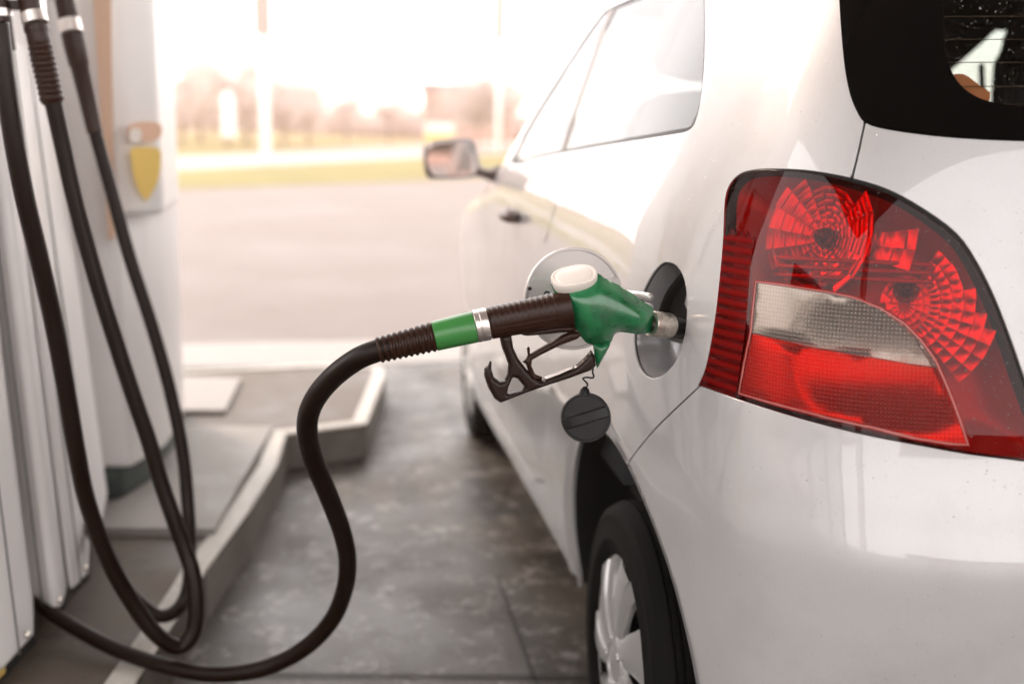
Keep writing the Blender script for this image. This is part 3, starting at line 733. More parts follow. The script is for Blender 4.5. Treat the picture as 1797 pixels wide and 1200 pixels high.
# bracket plate with its screw, and a soft seal lip round the opening
bq_ = [surf(*sz(u, v), .034) for u, v in ((1168, 508), (1196, 503), (1203, 530), (1198, 548), (1170, 548), (1163, 530))]; bi_ = [surf(*sz(u, v), .038) for u, v in ((1168, 508), (1196, 503), (1203, 530), (1198, 548), (1170, 548), (1163, 530))]
mb = MB(); mb.prism(bi_, bq_); mb.build('bracket_plate', M['pocket'], fl, smooth=False)
q = sz(1184, 527); mb = MB(); mb.lathe([(0, 0.0075), (.003, .0075), (.004, .006), (.004, .003), (.001, .0001)], surf(q[0], q[1], .034), snorm(q[0], q[1]), 24); mb.build('screw', M['steel_grey0'], fl, angle=30)
lip = [c0 + (p - c0) * .985 for p in A]; lp_ = [surf(p[0], p[1], .0035) for p in lip]; mb = MB(); mb.tube(lp_ + [lp_[0]], .0012, 8, cap=False); mb.build('pocket_seal', M['seal'], fl)
# opened flap, seen from its inner face
YD = 1.585
a0 = onY(1006, 524, YD); a1 = onY(1094, 524, YD); rad = abs(a1[0] - a0[0])
flap = empty('fuel_flap', (0, 0, 0)); flap.parent = car; flap.location = Vector((float(a0[0]), YD, float(a0[2]))) - car.location
tilt = Vector((.10, -1, .05)).normalized()
M['flap_in'] = mat("flap_inner_paint", (.58, .55, .54), .28, .3, Coat_Weight=.7)
mb = MB(); mb.lathe([(-.0035, .0001), (-.0035, rad - .001), (-.0015, rad), (.0035, rad), (.0048, rad - .001), (.0048, rad - .0035), (.0015, rad - .0045), (.001, .0001)], a0, tilt, 96); mb.build('flap_disc', M['flap_in'], flap, angle=35)
mb = MB()
e1 = tilt.cross(Vector((0, 0, 1))).normalized(); e2 = e1.cross(tilt)
if e1.x < 0: e1 = -e1
def fp(x, z, h): return Vector(a0) + e1 * x + Vector((0, 0, 1)) * z + tilt * h
def plate(pts, h0, h1):
    mb.prism([tuple(fp(x * rad, z * rad, h0)) for x, z in pts], [tuple(fp(x * rad, z * rad, h1)) for x, z in pts])
plate([(-.93, .28), (-.80, .42), (-.55, .36), (-.42, .10), (-.45, -.25), (-.75, -.55), (-.90, -.3)], .001, .006)
mb.build('latch_plate', M['flap_in'], flap, smooth=False); mb = MB()
plate([(.35, .25), (.80, .45), (.93, .30), (.93, -.30), (.80, -.42), (.35, -.2)], .001, .006)
mb.build('hinge_plate', M['flap_in'], flap, smooth=False)
mb = MB(); mb.lathe([(0, .0038), (.002, .0038), (.002, .0022), (-.002, .002)], fp(-.56 * rad, .12 * rad, .006), tilt, 20); mb.lathe([(0, .0026), (.003, .0026), (.003, .0001)], fp(-.90 * rad, .22 * rad, .005), tilt, 16); mb.build('latch_pin', M['black_plastic'], flap)
mb = MB(); hpth = [fp(.80 * rad, .05 * rad, .004), onY(1110, 522, YD - .02), onY(1128, 524, 1.52), onY(1142, 527, 1.50)]
for dz in (-.010, .004): mb.tube([np.array(p) + np.array([0, 0, dz]) for p in smooth_path(hpth, 5)], .0055, 10)
mb.build('hinge_arm', M['flap_in'], flap)
# dangling cap on its strap
YC = 1.50; cc = onY(1028.5, 732, YC); cr = abs(onY(1071.5, 732, YC)[0] - cc[0]); capE = empty('fuel_cap', (0, 0, 0)); capE.parent = car; capE.location = Vector(cc) - car.location
ax = (Vector((0, 0, CH)) - Vector(cc)).normalized(); ax = (ax + Vector((-.12, 0, -.12))).normalized()
mb = MB(); mb.lathe([(-.022, .0001), (-.022, cr * .72), (-.006, cr * .75), (-.005, cr * .94), (.0, cr), (.006, cr), (.0085, cr * .96), (.0085, cr * .90), (.0065, cr * .88), (.0065, .0001)], cc, ax, 72, ); mb.build('cap_body', M['cap'], capE, angle=35)
b_dir = (Vector(onY(1064, 711, YC)) - Vector(onY(990, 735, YC))).normalized(); b_dir = (b_dir - ax * b_dir.dot(ax)).normalized(); b_n = ax.cross(b_dir)
V = []; 
for t in np.linspace(-1, 1, 15):
    hw_ = cr * .205; ln = cr * .93; hh = .0085 + .0045 * (1 - t ** 4)
    for (a_, h_) in ((-1.12, .006), (-1, hh), (-.86, hh + .0008), (.86, hh + .0008), (1, hh), (1.12, .006)): V.append(Vector(cc) + b_dir * (t * ln) + b_n * (a_ * hw_) + ax * h_)
mb = MB(); mb.add(V, [(i * 6 + k, i * 6 + k + 1, (i + 1) * 6 + k + 1, (i + 1) * 6 + k) for i in range(14) for k in range(5)] + [tuple(range(6)), tuple(14 * 6 + k for k in range(6))]); mb.build('cap_grip', M['cap'], capE, angle=30)
mb = MB()
tp = [(1026, 690), (1029, 680), (1031, 674), (1026, 668), (1023, 664), (1030, 662), (1039, 663), (1042, 660), (1040, 653), (1041, 645), (1044, 632), (1052, 610), (1075, 570), (1118, 548)]
tw = [onY(u, v, YC if i < 11 else 1.50) for i, (u, v) in enumerate(tp)]
mb.tube(smooth_path(tw, 6), .0013, 8); mb.lathe([(0, .008), (.006, .006), (.010, .0025)], onY(1026, 691, YC), (0, 0, 1), 16); mb.build('cap_strap', M['cap'], capE)

# --- wheels
def wheel(name, X, Y, side):
    wE = empty(name, (0, 0, 0)); wE.parent = car; wE.location = Vector((X, Y, .262)) - car.location; wE.scale = (1, .92, .92); c = Vector((X, Y, .262)); ax = Vector((-side, 0, 0))
    mb = MB(); prof = [(-.17, .19), (-.178, .215), (-.172, .26), (-.155, .283), (-.13, .289)]
    for k in range(9): x = -.125 + k * .0125; prof += [(x, .290), (x + .006, .290), (x + .0065, .284), (x + .0105, .284), (x + .011, .290)]
    prof += [(-.008, .288), (.006, .280), (.012, .268), (.0135, .262), (.0125, .258), (.015, .245), (.0155, .225), (.0165, .221), (.0155, .217), (.011, .202), (.006, .193), (-.01, .188)]
    mb.lathe(prof, c, ax, 96); mb.build('tyre', M['tyre'], wE, angle=30)
    mb = MB(); mb.lathe([(-.15, .0001), (-.15, .18), (-.02, .187)], c, ax, 40); mb.build('wheel_disc', M['hub_dark'], wE)
    mb = MB(); mb.lathe([(-.010, .176), (.004, .178), (.009, .184), (.008, .191), (.002, .194), (-.010, .193)], c, ax, 96)
    ns = 7; ey = Vector((0, 1, 0)); ez = Vector((0, 0, 1))
    for i in range(ns):
        rows = []
        for j in range(15):
            t = j / 14; r_ = .045 + .129 * t; a_ = 2 * math.pi * i / ns + .16 * t * t - .1; wd = .021 + .036 * t + .010 * max(0, t - .75) * 4
            h = .002 + .016 * (1 - (t - .25) ** 2 * 1.2); row = []
            for (k_, dh) in ((-1, -.014), (-.92, -.002), (-.55, .003), (.1, .002), (.12, -.002), (.7, -.004), (.95, -.008), (1, -.018)):
                rad_ = Vector((0, math.cos(a_), math.sin(a_))); tan = Vector((0, -math.sin(a_), math.cos(a_)))
                row.append(c + rad_ * r_ + tan * (wd * k_ * (.8 if k_ > 0 else 1)) + ax * (h + dh))
            rows.append(row)
        mb.add([p for r__ in rows for p in r__], [(a * 8 + b, a * 8 + b + 1, (a + 1) * 8 + b + 1, (a + 1) * 8 + b) for a in range(14) for b in range(7)])
    mb.lathe([(.006, .060), (.016, .052), (.020, .040), (.020, .034), (.017, .030), (.019, .020), (.021, .0001)], c, ax, 48)
    for i in range(5):
        a_ = 2 * math.pi * i / 5; mb.lathe([(.016, .007), (.022, .006), (.022, .0001)], c + Vector((0, math.cos(a_), math.sin(a_))) * .043, ax, 12)
    wc = mb.build('wheel_cover', M['rim'], wE, angle=35); wc.scale = (1, 1.08, 1.08)
for X, sd_ in ((.440, 1), (2 * XC - .440, -1)):
    for Y in (1.73, 4.17): wheel('wheel', X, Y, sd_)
for i, a in enumerate(ARCH):
    mb = MB()
    for sgn in (0, 1):
        rows = []
        for (kk, x) in ((1.0, None), (.965, None), (.97, .03), (1.04, .06), (1.04, .30)):
            row = []
            for k in range(49):
                th = -R(16) + (math.pi + R(32)) * k / 48; Y = a[0] + a[2] * math.cos(th) * kk; z = a[1] + a[3] * math.sin(th) * kk
                Xs = surf(s_at(a[0] + a[2] * math.cos(th), min(max(z, .15), .9)), min(max(z, .15), .9))[0] + .001
                row.append((Xs + (x or (0 if kk == 1 else .004)), Y, z))
            rows.append(row)
        f = (lambda p: (2 * XC - p[0], p[1], p[2])) if sgn else tuple
        mb = MB(); mb.add([f(p) for r_ in rows[1:] for p in r_], [(u_ * 49 + k, u_ * 49 + k + 1, (u_ + 1) * 49 + k + 1, (u_ + 1) * 49 + k) for u_ in range(3) for k in range(48)])
        bx = [f((a_, b_, c_)) for a_, b_, c_ in ((rows[4][0][0], a[0] - .36, .14), (rows[4][0][0], a[0] + .36, .14), (rows[4][0][0], a[0] + .36, .72), (rows[4][0][0], a[0] - .36, .72))]
        mb.add(bx, [(0, 1, 2, 3)])
        mb.build('wheel_well', M['hub_dark'], car)
# --- door mirror
mir = empty('door_mirror', (0, 0, 0)); mY = 3.40; mc = onY(797, 281, mY); mir.parent = car; mir.location = Vector(mc) - car.location
def mpoly(px): return [np.array([onY(u, v, mY)[0], onY(u, v, mY)[2]]) for u, v in px]
mb = MB(); inflate(mb, smooth_path(mpoly([(745, 262), (752, 250), (775, 245), (815, 242), (834, 247), (842, 270), (848, 292), (862, 297), (882, 290), (886, 305), (872, 322), (845, 312), (815, 314), (770, 315), (752, 312), (745, 290)]), 5, True), [], (0, mY + .05, 0), (1, 0, 0), (0, 0, 1), (0, 1, 0), .05, .03, step=.008)
mb.build('mirror_housing', M['mirror_shell'], mir)
mb = MB(); gp = smooth_path(mpoly([(752, 268), (758, 258), (775, 253), (812, 250), (827, 255), (832, 275), (836, 300), (825, 308), (790, 309), (763, 308), (755, 300), (750, 285)]), 4, True)
mb.prism([(p[0], mY + .004, p[1]) for p in gp], [(p[0], mY - .004, p[1]) for p in gp]); mo = mb.build('mirror_glass', M['mirror'], mir, smooth=False)
# --- door handle
q = sz(903, 380); hP = surf(q[0], q[1]); hn_ = snorm(q[0], q[1]); mb = MB()
ph = [surf(q[0] - .08, q[1] + .0, -.002), surf(q[0] - .07, q[1], -.018), surf(q[0] - .02, q[1], -.024), surf(q[0] + .04, q[1], -.024), surf(q[0] + .065, q[1], -.018), surf(q[0] + .075, q[1], -.002)]
mb.tube(smooth_path(ph, 5), .013, 14); mb.build('door_handle', M['mirror_shell'], car)
# --- cabin
cab = empty('cabin', (XC, 2.5, .5)); cab.parent = car; cab.location = Vector((XC, 2.5, .5)) - car.location
mb = MB(); mb.box((XC, 2.75, .45), (1.4, 2.5, .06)); mb.box((XC, 1.62, .72), (1.35, .03, .5)); mb.box((XC, 1.48, .98), (1.3, .34, .02)); mb.box((XC, 3.75, .75), (1.45, .5, .5)); mb.build('cabin_floor', M['interior'], cab, smooth=False)
def seat(x, y, w_=.46):
    mb = MB()
    bk = smooth_path([(-.22, 0), (-.23, .3), (-.19, .52), (-.12, .60), (.12, .60), (.19, .52), (.23, .3), (.22, 0)], 3, True); bk = [np.array(p) * np.array([w_ / .46, 1]) for p in bk]
    inflate(mb, bk, [], (x, y, .62), (1, 0, 0), (0, -.25, 1), (0, 1, .2), .06, .06, step=.03, smoothit=2)
    hr = smooth_path([(-.13, .0), (-.13, .12), (-.08, .17), (.08, .17), (.13, .12), (.13, 0)], 3, True)
    inflate(mb, hr, [], (x, y - .17, 1.26), (1, 0, 0), (0, -.2, 1), (0, 1, .1), .045, .05, step=.02, smoothit=2)
    mb.box((x, y + .28, .6), (w_, .5, .16)); mb.build('seat', M['seat'], cab)
seat(.82, 2.75); seat(1.77, 2.78); seat(.72, 1.85, .5); seat(1.72, 1.85, .5)
vz = [(1560, 165), (1640, 150), (1664, 129), (1720, 80), (1773, 30), (1830, -40), (1560, -40)]; mb = MB()
mb.prism([tuple(onY(u, v, 2.84)) for u, v in vz], [tuple(onY(u, v, 2.86)) for u, v in vz]); mb.build('sky_block_panel', M['interior'], cab, smooth=False)  # panel added to cut off bright sky seen through the rear pane
mb = MB(); mb.tube([onY(1722, 112, 2.6), onY(1724, 170, 2.6)], .007, 10); mb.build('belt_post', M['interior'], cab)
mb = MB(); sp_ = [(onY(u, v, 2.7)[0], onY(u, v, 2.7)[2]) for u, v in ((1776, 22), (1754, 92), (1743, 112), (1740, 160), (1738, 240), (1930, 240), (1925, 60), (1880, 25))]
inflate(mb, sp_, [], (0, 2.7, 0), (1, 0, 0), (0, 0, 1), (0, 1, 0), .04, .03, step=.015, smoothit=2); mb.build('seat', M['seat'], cab)  # seat-shaped blocker added to bound the bright opening on its right
# rounded orange-brown strip lying inside the bottom corner of the rear pane
bl = [(1655, 138), (1664, 131), (1678, 126), (1692, 126), (1702, 131), (1722, 146), (1741, 159), (1740, 172), (1733, 182), (1700, 176), (1670, 155)]
bq = [sz(u, v) for u, v in bl]; mb = MB(); nb_ = len(bq)
mb.prism([surf(q_[0], q_[1], .006) for q_ in bq], [surf(q_[0], q_[1], .016) for q_ in bq]); mb.build('orange_trim', M['belt'], cab, smooth=False)

# ================================================================== GROUND AND ISLAND
def sheet(name, pts, m, kind='structure'):
    mb = MB(); mb.add([tuple(p) for p in pts], [tuple(range(len(pts)))]); return tag(mb.build(name, m, smooth=False), kind=kind)
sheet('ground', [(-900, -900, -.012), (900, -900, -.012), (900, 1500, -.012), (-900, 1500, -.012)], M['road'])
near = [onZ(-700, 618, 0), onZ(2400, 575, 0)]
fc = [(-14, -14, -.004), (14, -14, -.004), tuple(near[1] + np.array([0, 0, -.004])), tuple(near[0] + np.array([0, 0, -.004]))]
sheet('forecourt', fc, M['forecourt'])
def zs(px, z): return [onZ(u, v, z) for u, v in px]
sheet('paving_strip', zs([(-200, 652), (620, 640), (1300, 618), (1300, 585), (640, 597), (-200, 612)], .0), M['slab'])
def gl(x, y0, k): return (x, y0 + k * x)
sheet('verge_grass', zs([gl(-400, 343, -.034), gl(1300, 341, -.034), gl(1200, 314, -.0495), gl(-400, 314, -.0495)], .0), M['grass'])
sheet('side_road', zs([gl(-400, 314, -.0495), gl(1150, 314, -.0495), gl(900, 290, -.05), gl(-400, 290, -.05)], -.004), M['slab'])
q = zs([gl(-400, 290, -.05), gl(900, 290, -.05)], .004)
far = [C3 + ray(1400, 300) * 150, C3 + ray(-500, 300) * 150]
far = [np.array([p[0], p[1], 3.4]) for p in far]
sheet('grass_bank', [q[0], q[1], far[0], far[1]], M['grass'])
# joints in the forecourt
def groove(name, a, b, w_, z=.001):
    a = np.array(a); b = np.array(b); d = (b - a) / np.linalg.norm(b - a); n = np.array([-d[1], d[0], 0]) * w_ / 2
    sheet(name, [a - n, b - n, b + n, a + n], M['joint'])
groove('slab_joint', onZ(300, 1181, .0), onZ(1200, 1187, .0), .010)
groove('slab_joint', onZ(872, 1010, .0), onZ(965, 1260, .0), .006)
ZK = .12
outer_px = [(120, 1390), (230, 1208), (300, 1100), (345, 1029), (362, 998), (436, 897), (487, 815), (503, 760), (645, 742), (677, 657), (674, 642)]
# island deck
deck = zs(outer_px + [(560, 640), (200, 655), (-500, 680), (-900, 1500)], ZK)
mb = MB(); mb.prism([(p[0], p[1], -.05) for p in deck], [(p[0], p[1], ZK - .006) for p in deck]); tag(mb.build('island_paving', M['island'], smooth=False), kind='structure')
# kerb: a run of concrete stones with a worn, rounded top edge
kp = [p for p in zs(outer_px + [(560, 638), (300, 650)], ZK)]
def kerb():
    mb = MB(); P = [np.array([p[0], p[1], 0]) for p in kp]; n = len(P); prof = [(0.0, -.05), (.0, ZK - .012), (.003, ZK - .004), (.011, ZK), (.055, ZK), (.056, -.02)]
    rows = []
    for i in range(n):
        a = P[i] - P[i - 1] if i else P[1] - P[0]; b = P[i + 1] - P[i] if i < n - 1 else a
        a = a / np.linalg.norm(a); b = b / np.linalg.norm(b); na = np.array([-a[1], a[0], 0]); nb = np.array([-b[1], b[0], 0]); m_ = na + nb; m_ /= np.linalg.norm(m_); m_ /= max(m_ @ na, .5)
        rows.append([P[i] + m_ * o + np.array([0, 0, z]) for o, z in prof])
    k = len(prof); mb.add([p for r_ in rows for p in r_], [(i * k + j, i * k + j + 1, (i + 1) * k + j + 1, (i + 1) * k + j) for i in range(n - 1) for j in range(k - 1)])
    return mb.build('kerb', M['kerb'], angle=25)
tag(kerb(), kind='structure')
def slab(name, px, z0, z1, m):
    b = zs(px, z1); mb = MB(); mb.prism([(p[0], p[1], z0) for p in b], [tuple(p) for p in b]); return tag(mb.build(name, m, smooth=False), kind='structure')
slab('pale_paving', [(60, 925), (376, 927), (478, 748), (180, 745)], .10, .135, M['slab'])
slab('pale_paving', [(250, 720), (395, 719), (423, 662), (250, 660)], .10, .132, M['slab'])

# ================================================================== FUEL NOZZLE IN THE CAR
YN = 1.46
def npx(px): return [np.array([onY(u, v, YN)[0], onY(u, v, YN)[2]]) for u, v in px]
def c2(pts): return [(840 + x / 3.157, 420 + y / 3.157) for x, y in pts]
def P3(u, v, Y=YN): return Vector(onY(u, v, Y))
PPM = 1.0 / np.linalg.norm(onY(1100, 560, YN) - onY(1101, 560, YN))
noz = empty('fuel_nozzle', onY(1120, 560, YN), 'green and black fuel nozzle pushed into the filler of the silver car', 'nozzle')
mb = MB()
cover = c2([(404, 246), (440, 252), (510, 250), (580, 232), (632, 206), (655, 190), (675, 196), (710, 220), (800, 266), (880, 322), (940, 362), (964, 380), (970, 420), (960, 480), (945, 514), (900, 525), (840, 520), (790, 514), (762, 520), (746, 540), (735, 566), (715, 580), (660, 585), (610, 580), (575, 550), (535, 490), (500, 430), (450, 350), (418, 292)])
inflate(mb, smooth_path(npx(cover), 4, True), [], (0, YN, 0), (1, 0, 0), (0, 0, 1), (0, 1, 0), .0255, .034, step=.0022, smoothit=60)
mb.build('nozzle_cover', M['green'], noz, angle=60)
mb = MB(); spike = c2([(632, 580), (735, 560), (722, 600), (690, 660), (656, 716), (650, 690), (640, 640)])
inflate(mb, npx(spike), [], (0, YN, 0), (1, 0, 0), (0, 0, 1), (0, 1, 0), .011, .008, step=.002, smoothit=3); mb.build('cover_skirt', M['green'], noz)
# cap on top of the cover
ce = P3(*c2([(528, 200)])[0]); el = (P3(*c2([(652, 176)])[0]) - P3(*c2([(402, 226)])[0])); ha = el.length / 2; el.normalize()
e2v = Vector((0, .86, .50)); e2v = (e2v - el * e2v.dot(el)).normalized(); en = el.cross(e2v); en = en if en.z > 0 else -en
mb = MB(); V = []; prof = [(-.012, .93), (-.006, 1.0), (.0005, 1.0), (.0025, .965), (.0028, .90), (.0018, .88), (.0018, .80), (.0034, .77), (.0042, .70), (.0046, .0)]
for h, k_ in prof:
    for i in range(64):
        a_ = 2 * math.pi * i / 64; ca, sa = math.cos(a_), math.sin(a_); ca = math.copysign(abs(ca) ** .8, ca); sa = math.copysign(abs(sa) ** .8, sa)
        V.append(ce + el * (ca * ha * k_) + e2v * (sa * .0215 * k_) + en * (h - .002))
mb.add(V, [(i * 64 + j, i * 64 + (j + 1) % 64, (i + 1) * 64 + (j + 1) % 64, (i + 1) * 64 + j) for i in range(len(prof) - 1) for j in range(64)]); mb.build('nozzle_cap', M['cream'], noz, angle=40)
# black ribbed grip
def axis_path(a, b, n): a = P3(*a); b = P3(*b); return [a.lerp(b, i / (n - 1)) for i in range(n)]
ga, gb = (856, 568), (1000, 541); n = 110
def gmod(t, th):
    top = max(0, math.cos(th)) ; rib = .045 * (0.5 + .5 * math.sin(t * 2 * math.pi * 15)) * min(1, top * 1.6) * (1 if .04 < t < .86 else 0)
    flat = 1 - .05 * (abs(math.sin(th)) ** 6)
    sl = -.035 if (abs(math.cos(th) - (-.18)) < .05 or abs(math.cos(th) - (-.42)) < .05) and .06 < t < .80 else 0
    return (1 + rib) * flat + sl
mb = MB(); rad_ = [(27 + 5.0 * (i / (n - 1)) ** 1.5) / PPM * (.93 if i < 3 else 1) for i in range(n)]
mb.tube(axis_path(ga, gb, n), rad_, 72, mod=gmod, up=(0, 0, 1)); mb.build('nozzle_grip', M['grip'], noz, angle=50)
# grip heel that runs down under the lever
mb = MB(); inflate(mb, smooth_path(npx(c2([(235, 520), (300, 500), (420, 470), (520, 470), (545, 500), (520, 512), (430, 520), (330, 530), (262, 534)])), 4, True), [], (0, YN, 0), (1, 0, 0), (0, 0, 1), (0, 1, 0), .013, .008, step=.0025, smoothit=3); mb.build('grip_heel', M['grip'], noz)
# ferrule, green sleeve, ribbed cuff
def ring(name, a, b, prof, m, seg=56, ya=YN, yb=YN):
    A, B = P3(*a, ya), P3(*b, yb); ax = B - A; l = ax.length; mb = MB(); mb.lathe([(t * l, r / PPM) for t, r in prof], A, ax, seg); return mb.build(name, m, noz, angle=32)
ring('ferrule', (833.5, 573), (857, 568), [(0, 20), (0, 26.5), (.04, 27.6), (.30, 27.8), (.34, 27.0), (.40, 27.0), (.44, 27.8), (.9, 28), (.97, 27.2), (1, 20)], M['alu'])
ring('green_sleeve', (762, 590), (833, 573.5), [(0, 20), (0, 24.6), (.01, 25.2), (.5, 26), (.985, 26.9), (1, 26.3), (1, 20)], M['green_band'])
cuff = [(0, 16.5), (0, 19.5)]
for i in range(10):
    t = i / 10; b_ = 19.5 + 3.6 * t; cuff += [(t + .005, b_), (t + .025, b_ + 2.6), (t + .055, b_ + 2.9), (t + .075, b_ + .6), (t + .095, b_)]
cuff += [(1, 23.5), (1, 18)]
ring('hose_cuff', (663, 614.5), (763, 590), cuff, M['grip'])
# lever guard with its hook, trigger
guard = c2([(112, 530), (180, 520), (192, 600), (220, 660), (262, 715), (300, 755), (345, 780), (440, 745), (530, 705), (585, 655), (622, 612), (640, 640), (650, 700), (620, 726), (500, 770), (400, 802), (280, 843), (122, 905), (88, 882), (52, 820), (30, 755), (31, 715), (50, 700), (63, 672), (72, 678), (72, 720), (85, 762), (115, 783), (142, 776), (158, 745), (162, 690), (145, 640), (128, 600)])
hole_ = c2([(160, 850), (166, 815), (188, 765), (212, 768), (250, 815), (238, 832)])
mb = MB(); inflate(mb, npx(guard), [npx(hole_)], (0, YN, 0), (1, 0, 0), (0, 0, 1), (0, 1, 0), .009, .0055, step=.0016, smoothit=2); mb.build('lever_guard', M['lever'], noz, angle=55)
mb = MB(); inflate(mb, npx(c2([(352, 762), (440, 730), (520, 696), (545, 700), (450, 742), (365, 774)])), [], (0, YN - .0045, 0), (1, 0, 0), (0, 0, 1), (0, 1, 0), .0068, .002, step=.002, smoothit=1); mb.build('guard_plate', M['alu'], noz)
mb = MB()
trig = c2([(500, 512), (560, 508), (572, 530), (545, 553), (450, 588), (345, 640), (296, 668), (292, 700), (312, 745), (352, 762), (350, 782), (300, 776), (272, 726), (262, 690), (244, 678), (262, 660), (272, 640), (266, 604), (276, 592), (284, 602), (284, 632), (330, 604), (400, 565), (460, 530)])
inflate(mb, npx(trig), [], (0, YN, 0), (1, 0, 0), (0, 0, 1), (0, 1, 0), .0055, .0045, step=.0016, smoothit=2); mb.build('trigger', M['grip'], noz, angle=55)
# spout
ring('spout_collar', (1141, 567.5), (1176, 572), [(0, 15), (0, 21.5), (.03, 22.2), (.9, 22.4), (.95, 21.2), (1, 21.0), (1, 12)], M['metal'], yb=1.474)
ring('spout_ring', (1175, 572), (1199, 575.5), [(0, 10), (0, 16.5), (.3, 17.5), (.6, 17), (1, 15.5), (1, 9)], M['black_plastic'], ya=1.473, yb=1.505)
ring('spout', (1200, 576), (1215, 579), [(0, 9), (0, 11.5), (1, 11), (1, 2)], M['metal'], ya=1.50, yb=1.54)

# ================================================================== HOSES
def hose(label, pts, rad, group='black fuel hoses hanging from the pumps'):
    P = [C3 + ray(u, v) * t for u, v, t in pts]; mb = MB(); mb.tube(smooth_path(P, 10), rad, 24); o = mb.build('fuel_hose', M['rubber'])
    return tag(o, label, 'hose', group)
dN = float((np.array(P3(664, 614)) - C3) @ F3)
hose('black hose curving down from the green nozzle and along the ground to the pump', [(690, 608, dN), (664, 614.5, dN), (625, 631, dN + .01), (582, 664, dN + .04), (550, 705, dN + .08), (539, 748, dN + .12), (549, 802, dN + .18), (576, 868, dN + .25), (600, 932, dN + .33), (610, 985, dN + .40), (604, 1036, dN + .46), (583, 1086, dN + .51), (543, 1130, dN + .55), (490, 1162, dN + .58), (430, 1179, dN + .60), (360, 1181, dN + .63), (280, 1165, dN + .67), (200, 1137, dN + .72), (130, 1100, dN + .77), (85, 1070, dN + .82), (52, 1040, dN + .88), (20, 1000, dN + .95)], .0148)
def hung(label, pts, rad, cuff_parts):
    P = smooth_path([C3 + ray(u, v) * t for u, v, t in pts], 10)
    e = empty('fuel_hose', P[0], label, 'hose', 'black fuel hoses hanging from the pumps'); mb = MB(); mb.tube(P, rad, 24); mb.build('hose_tube', M['rubber'], e)
    for nm, a, b, prof, m in cuff_parts:
        A = C3 + ray(*a[:2]) * a[2]; B = C3 + ray(*b[:2]) * b[2]; ax = Vector(B - A); mb = MB(); mb.lathe([(t * ax.length, r) for t, r in prof], A, ax, 36); mb.build(nm, m, e, angle=35)
    return e
# first (leftmost) hose
hung('thick black hose running steeply down the left edge and looping back up near the kerb', [(-3, 40, 1.70), (8, 134, 1.71), (23, 238, 1.73), (43, 345, 1.76), (68, 450, 1.80), (94, 566, 1.85), (115, 678, 1.89), (133, 785, 1.93), (152, 877, 1.98), (187, 975, 2.03), (230, 1053, 2.08), (273, 1111, 2.11), (312, 1134, 2.14), (338, 1110, 2.15), (344, 1060, 2.15), (338, 1005, 2.15), (325, 965, 2.15), (305, 910, 2.14), (284, 850, 2.13), (260, 770, 2.11), (234, 695, 2.09), (207, 612, 2.07), (181, 530, 2.05), (155, 440, 2.03), (130, 345, 2.01), (110, 255, 1.99), (93, 178, 1.97), (80, 120, 1.96)], .0150,
     [('hose_cuff', (57, 20, 1.95), (93, 184, 1.97), [(0, .01), (0, .0205), (.22, .0205), (.22, .0185), (.34, .0195)] + [(.36 + i * .06 + d, r) for i in range(10) for d, r in ((0, .0185), (.02, .0205), (.04, .0205))] + [(.97, .0185), (1, .0150)], M['grip']),
      ('steel_ring', (58, 24, 1.94), (63, 42, 1.94), [(0, .01), (0, .0215), (1, .0215), (1, .01)], M['alu'])])
hung('thinner black hose to the right of the other two with a smooth tapered cuff', [(123, 45, 2.35), (143, 130, 2.36), (166, 228, 2.38), (194, 330, 2.40), (227, 450, 2.42), (266, 570, 2.44), (297, 680, 2.46), (320, 790, 2.47), (330, 890, 2.47), (333, 970, 2.44), (330, 1030, 2.39), (312, 1068, 2.34), (280, 1080, 2.31), (246, 1058, 2.30), (212, 1020, 2.31), (182, 970, 2.35), (160, 930, 2.45), (140, 900, 2.6), (118, 880, 2.75)], .0140,
     [('hose_cuff', (113, 0, 2.34), (167, 234, 2.38), [(0, .01), (0, .020), (.20, .021), (.20, .023), (.34, .023), (.48, .0215), (.50, .019), (.95, .0165), (.99, .0165), (1, .0140)], M['grip']),
      ('steel_ring', (121, 36, 2.335), (126, 58, 2.335), [(0, .01), (0, .0225), (1, .0225), (1, .01)], M['alu'])])
# holstered nozzles at the top left
def holstered(label, u, v, D, k=1.0):
    a = C3 + ray(u, v) * D; e = empty('holstered_nozzle', a, label, 'nozzle', 'nozzles hanging in the pump'); a = Vector(a)
    mb = MB(); up = Vector((-.12, .05, 1)).normalized(); mb.lathe([(0, .012), (0, .019 * k), (.05, .021 * k), (.13, .020 * k), (.16, .024 * k), (.24, .026 * k), (.26, .012)], a, up, 28); mb.build('nozzle_grip', M['grip'], e, angle=35)
    mb = MB(); mb.box(tuple(a + Vector((-.05, .01, .10))), (.016, .018, .20)); mb.box(tuple(a + Vector((-.03, .01, .01))), (.05, .018, .016)); mb.build('lever_guard', M['lever'], e, smooth=False)
    mb = MB(); mb.lathe([(0, .015), (0, .023 * k), (.012, .023 * k), (.012, .015)], a + up * .055, up, 28); mb.build('steel_ring', M['alu'], e, angle=35)
holstered('dark nozzle hanging above the leftmost hose at the very corner', 8, 88, 1.98)
holstered('dark nozzle hanging above the middle hose beside the corner', 54, 20, 1.98, .95)
holstered('dark nozzle hanging above the thinner right hose', 103, -4, 2.36)

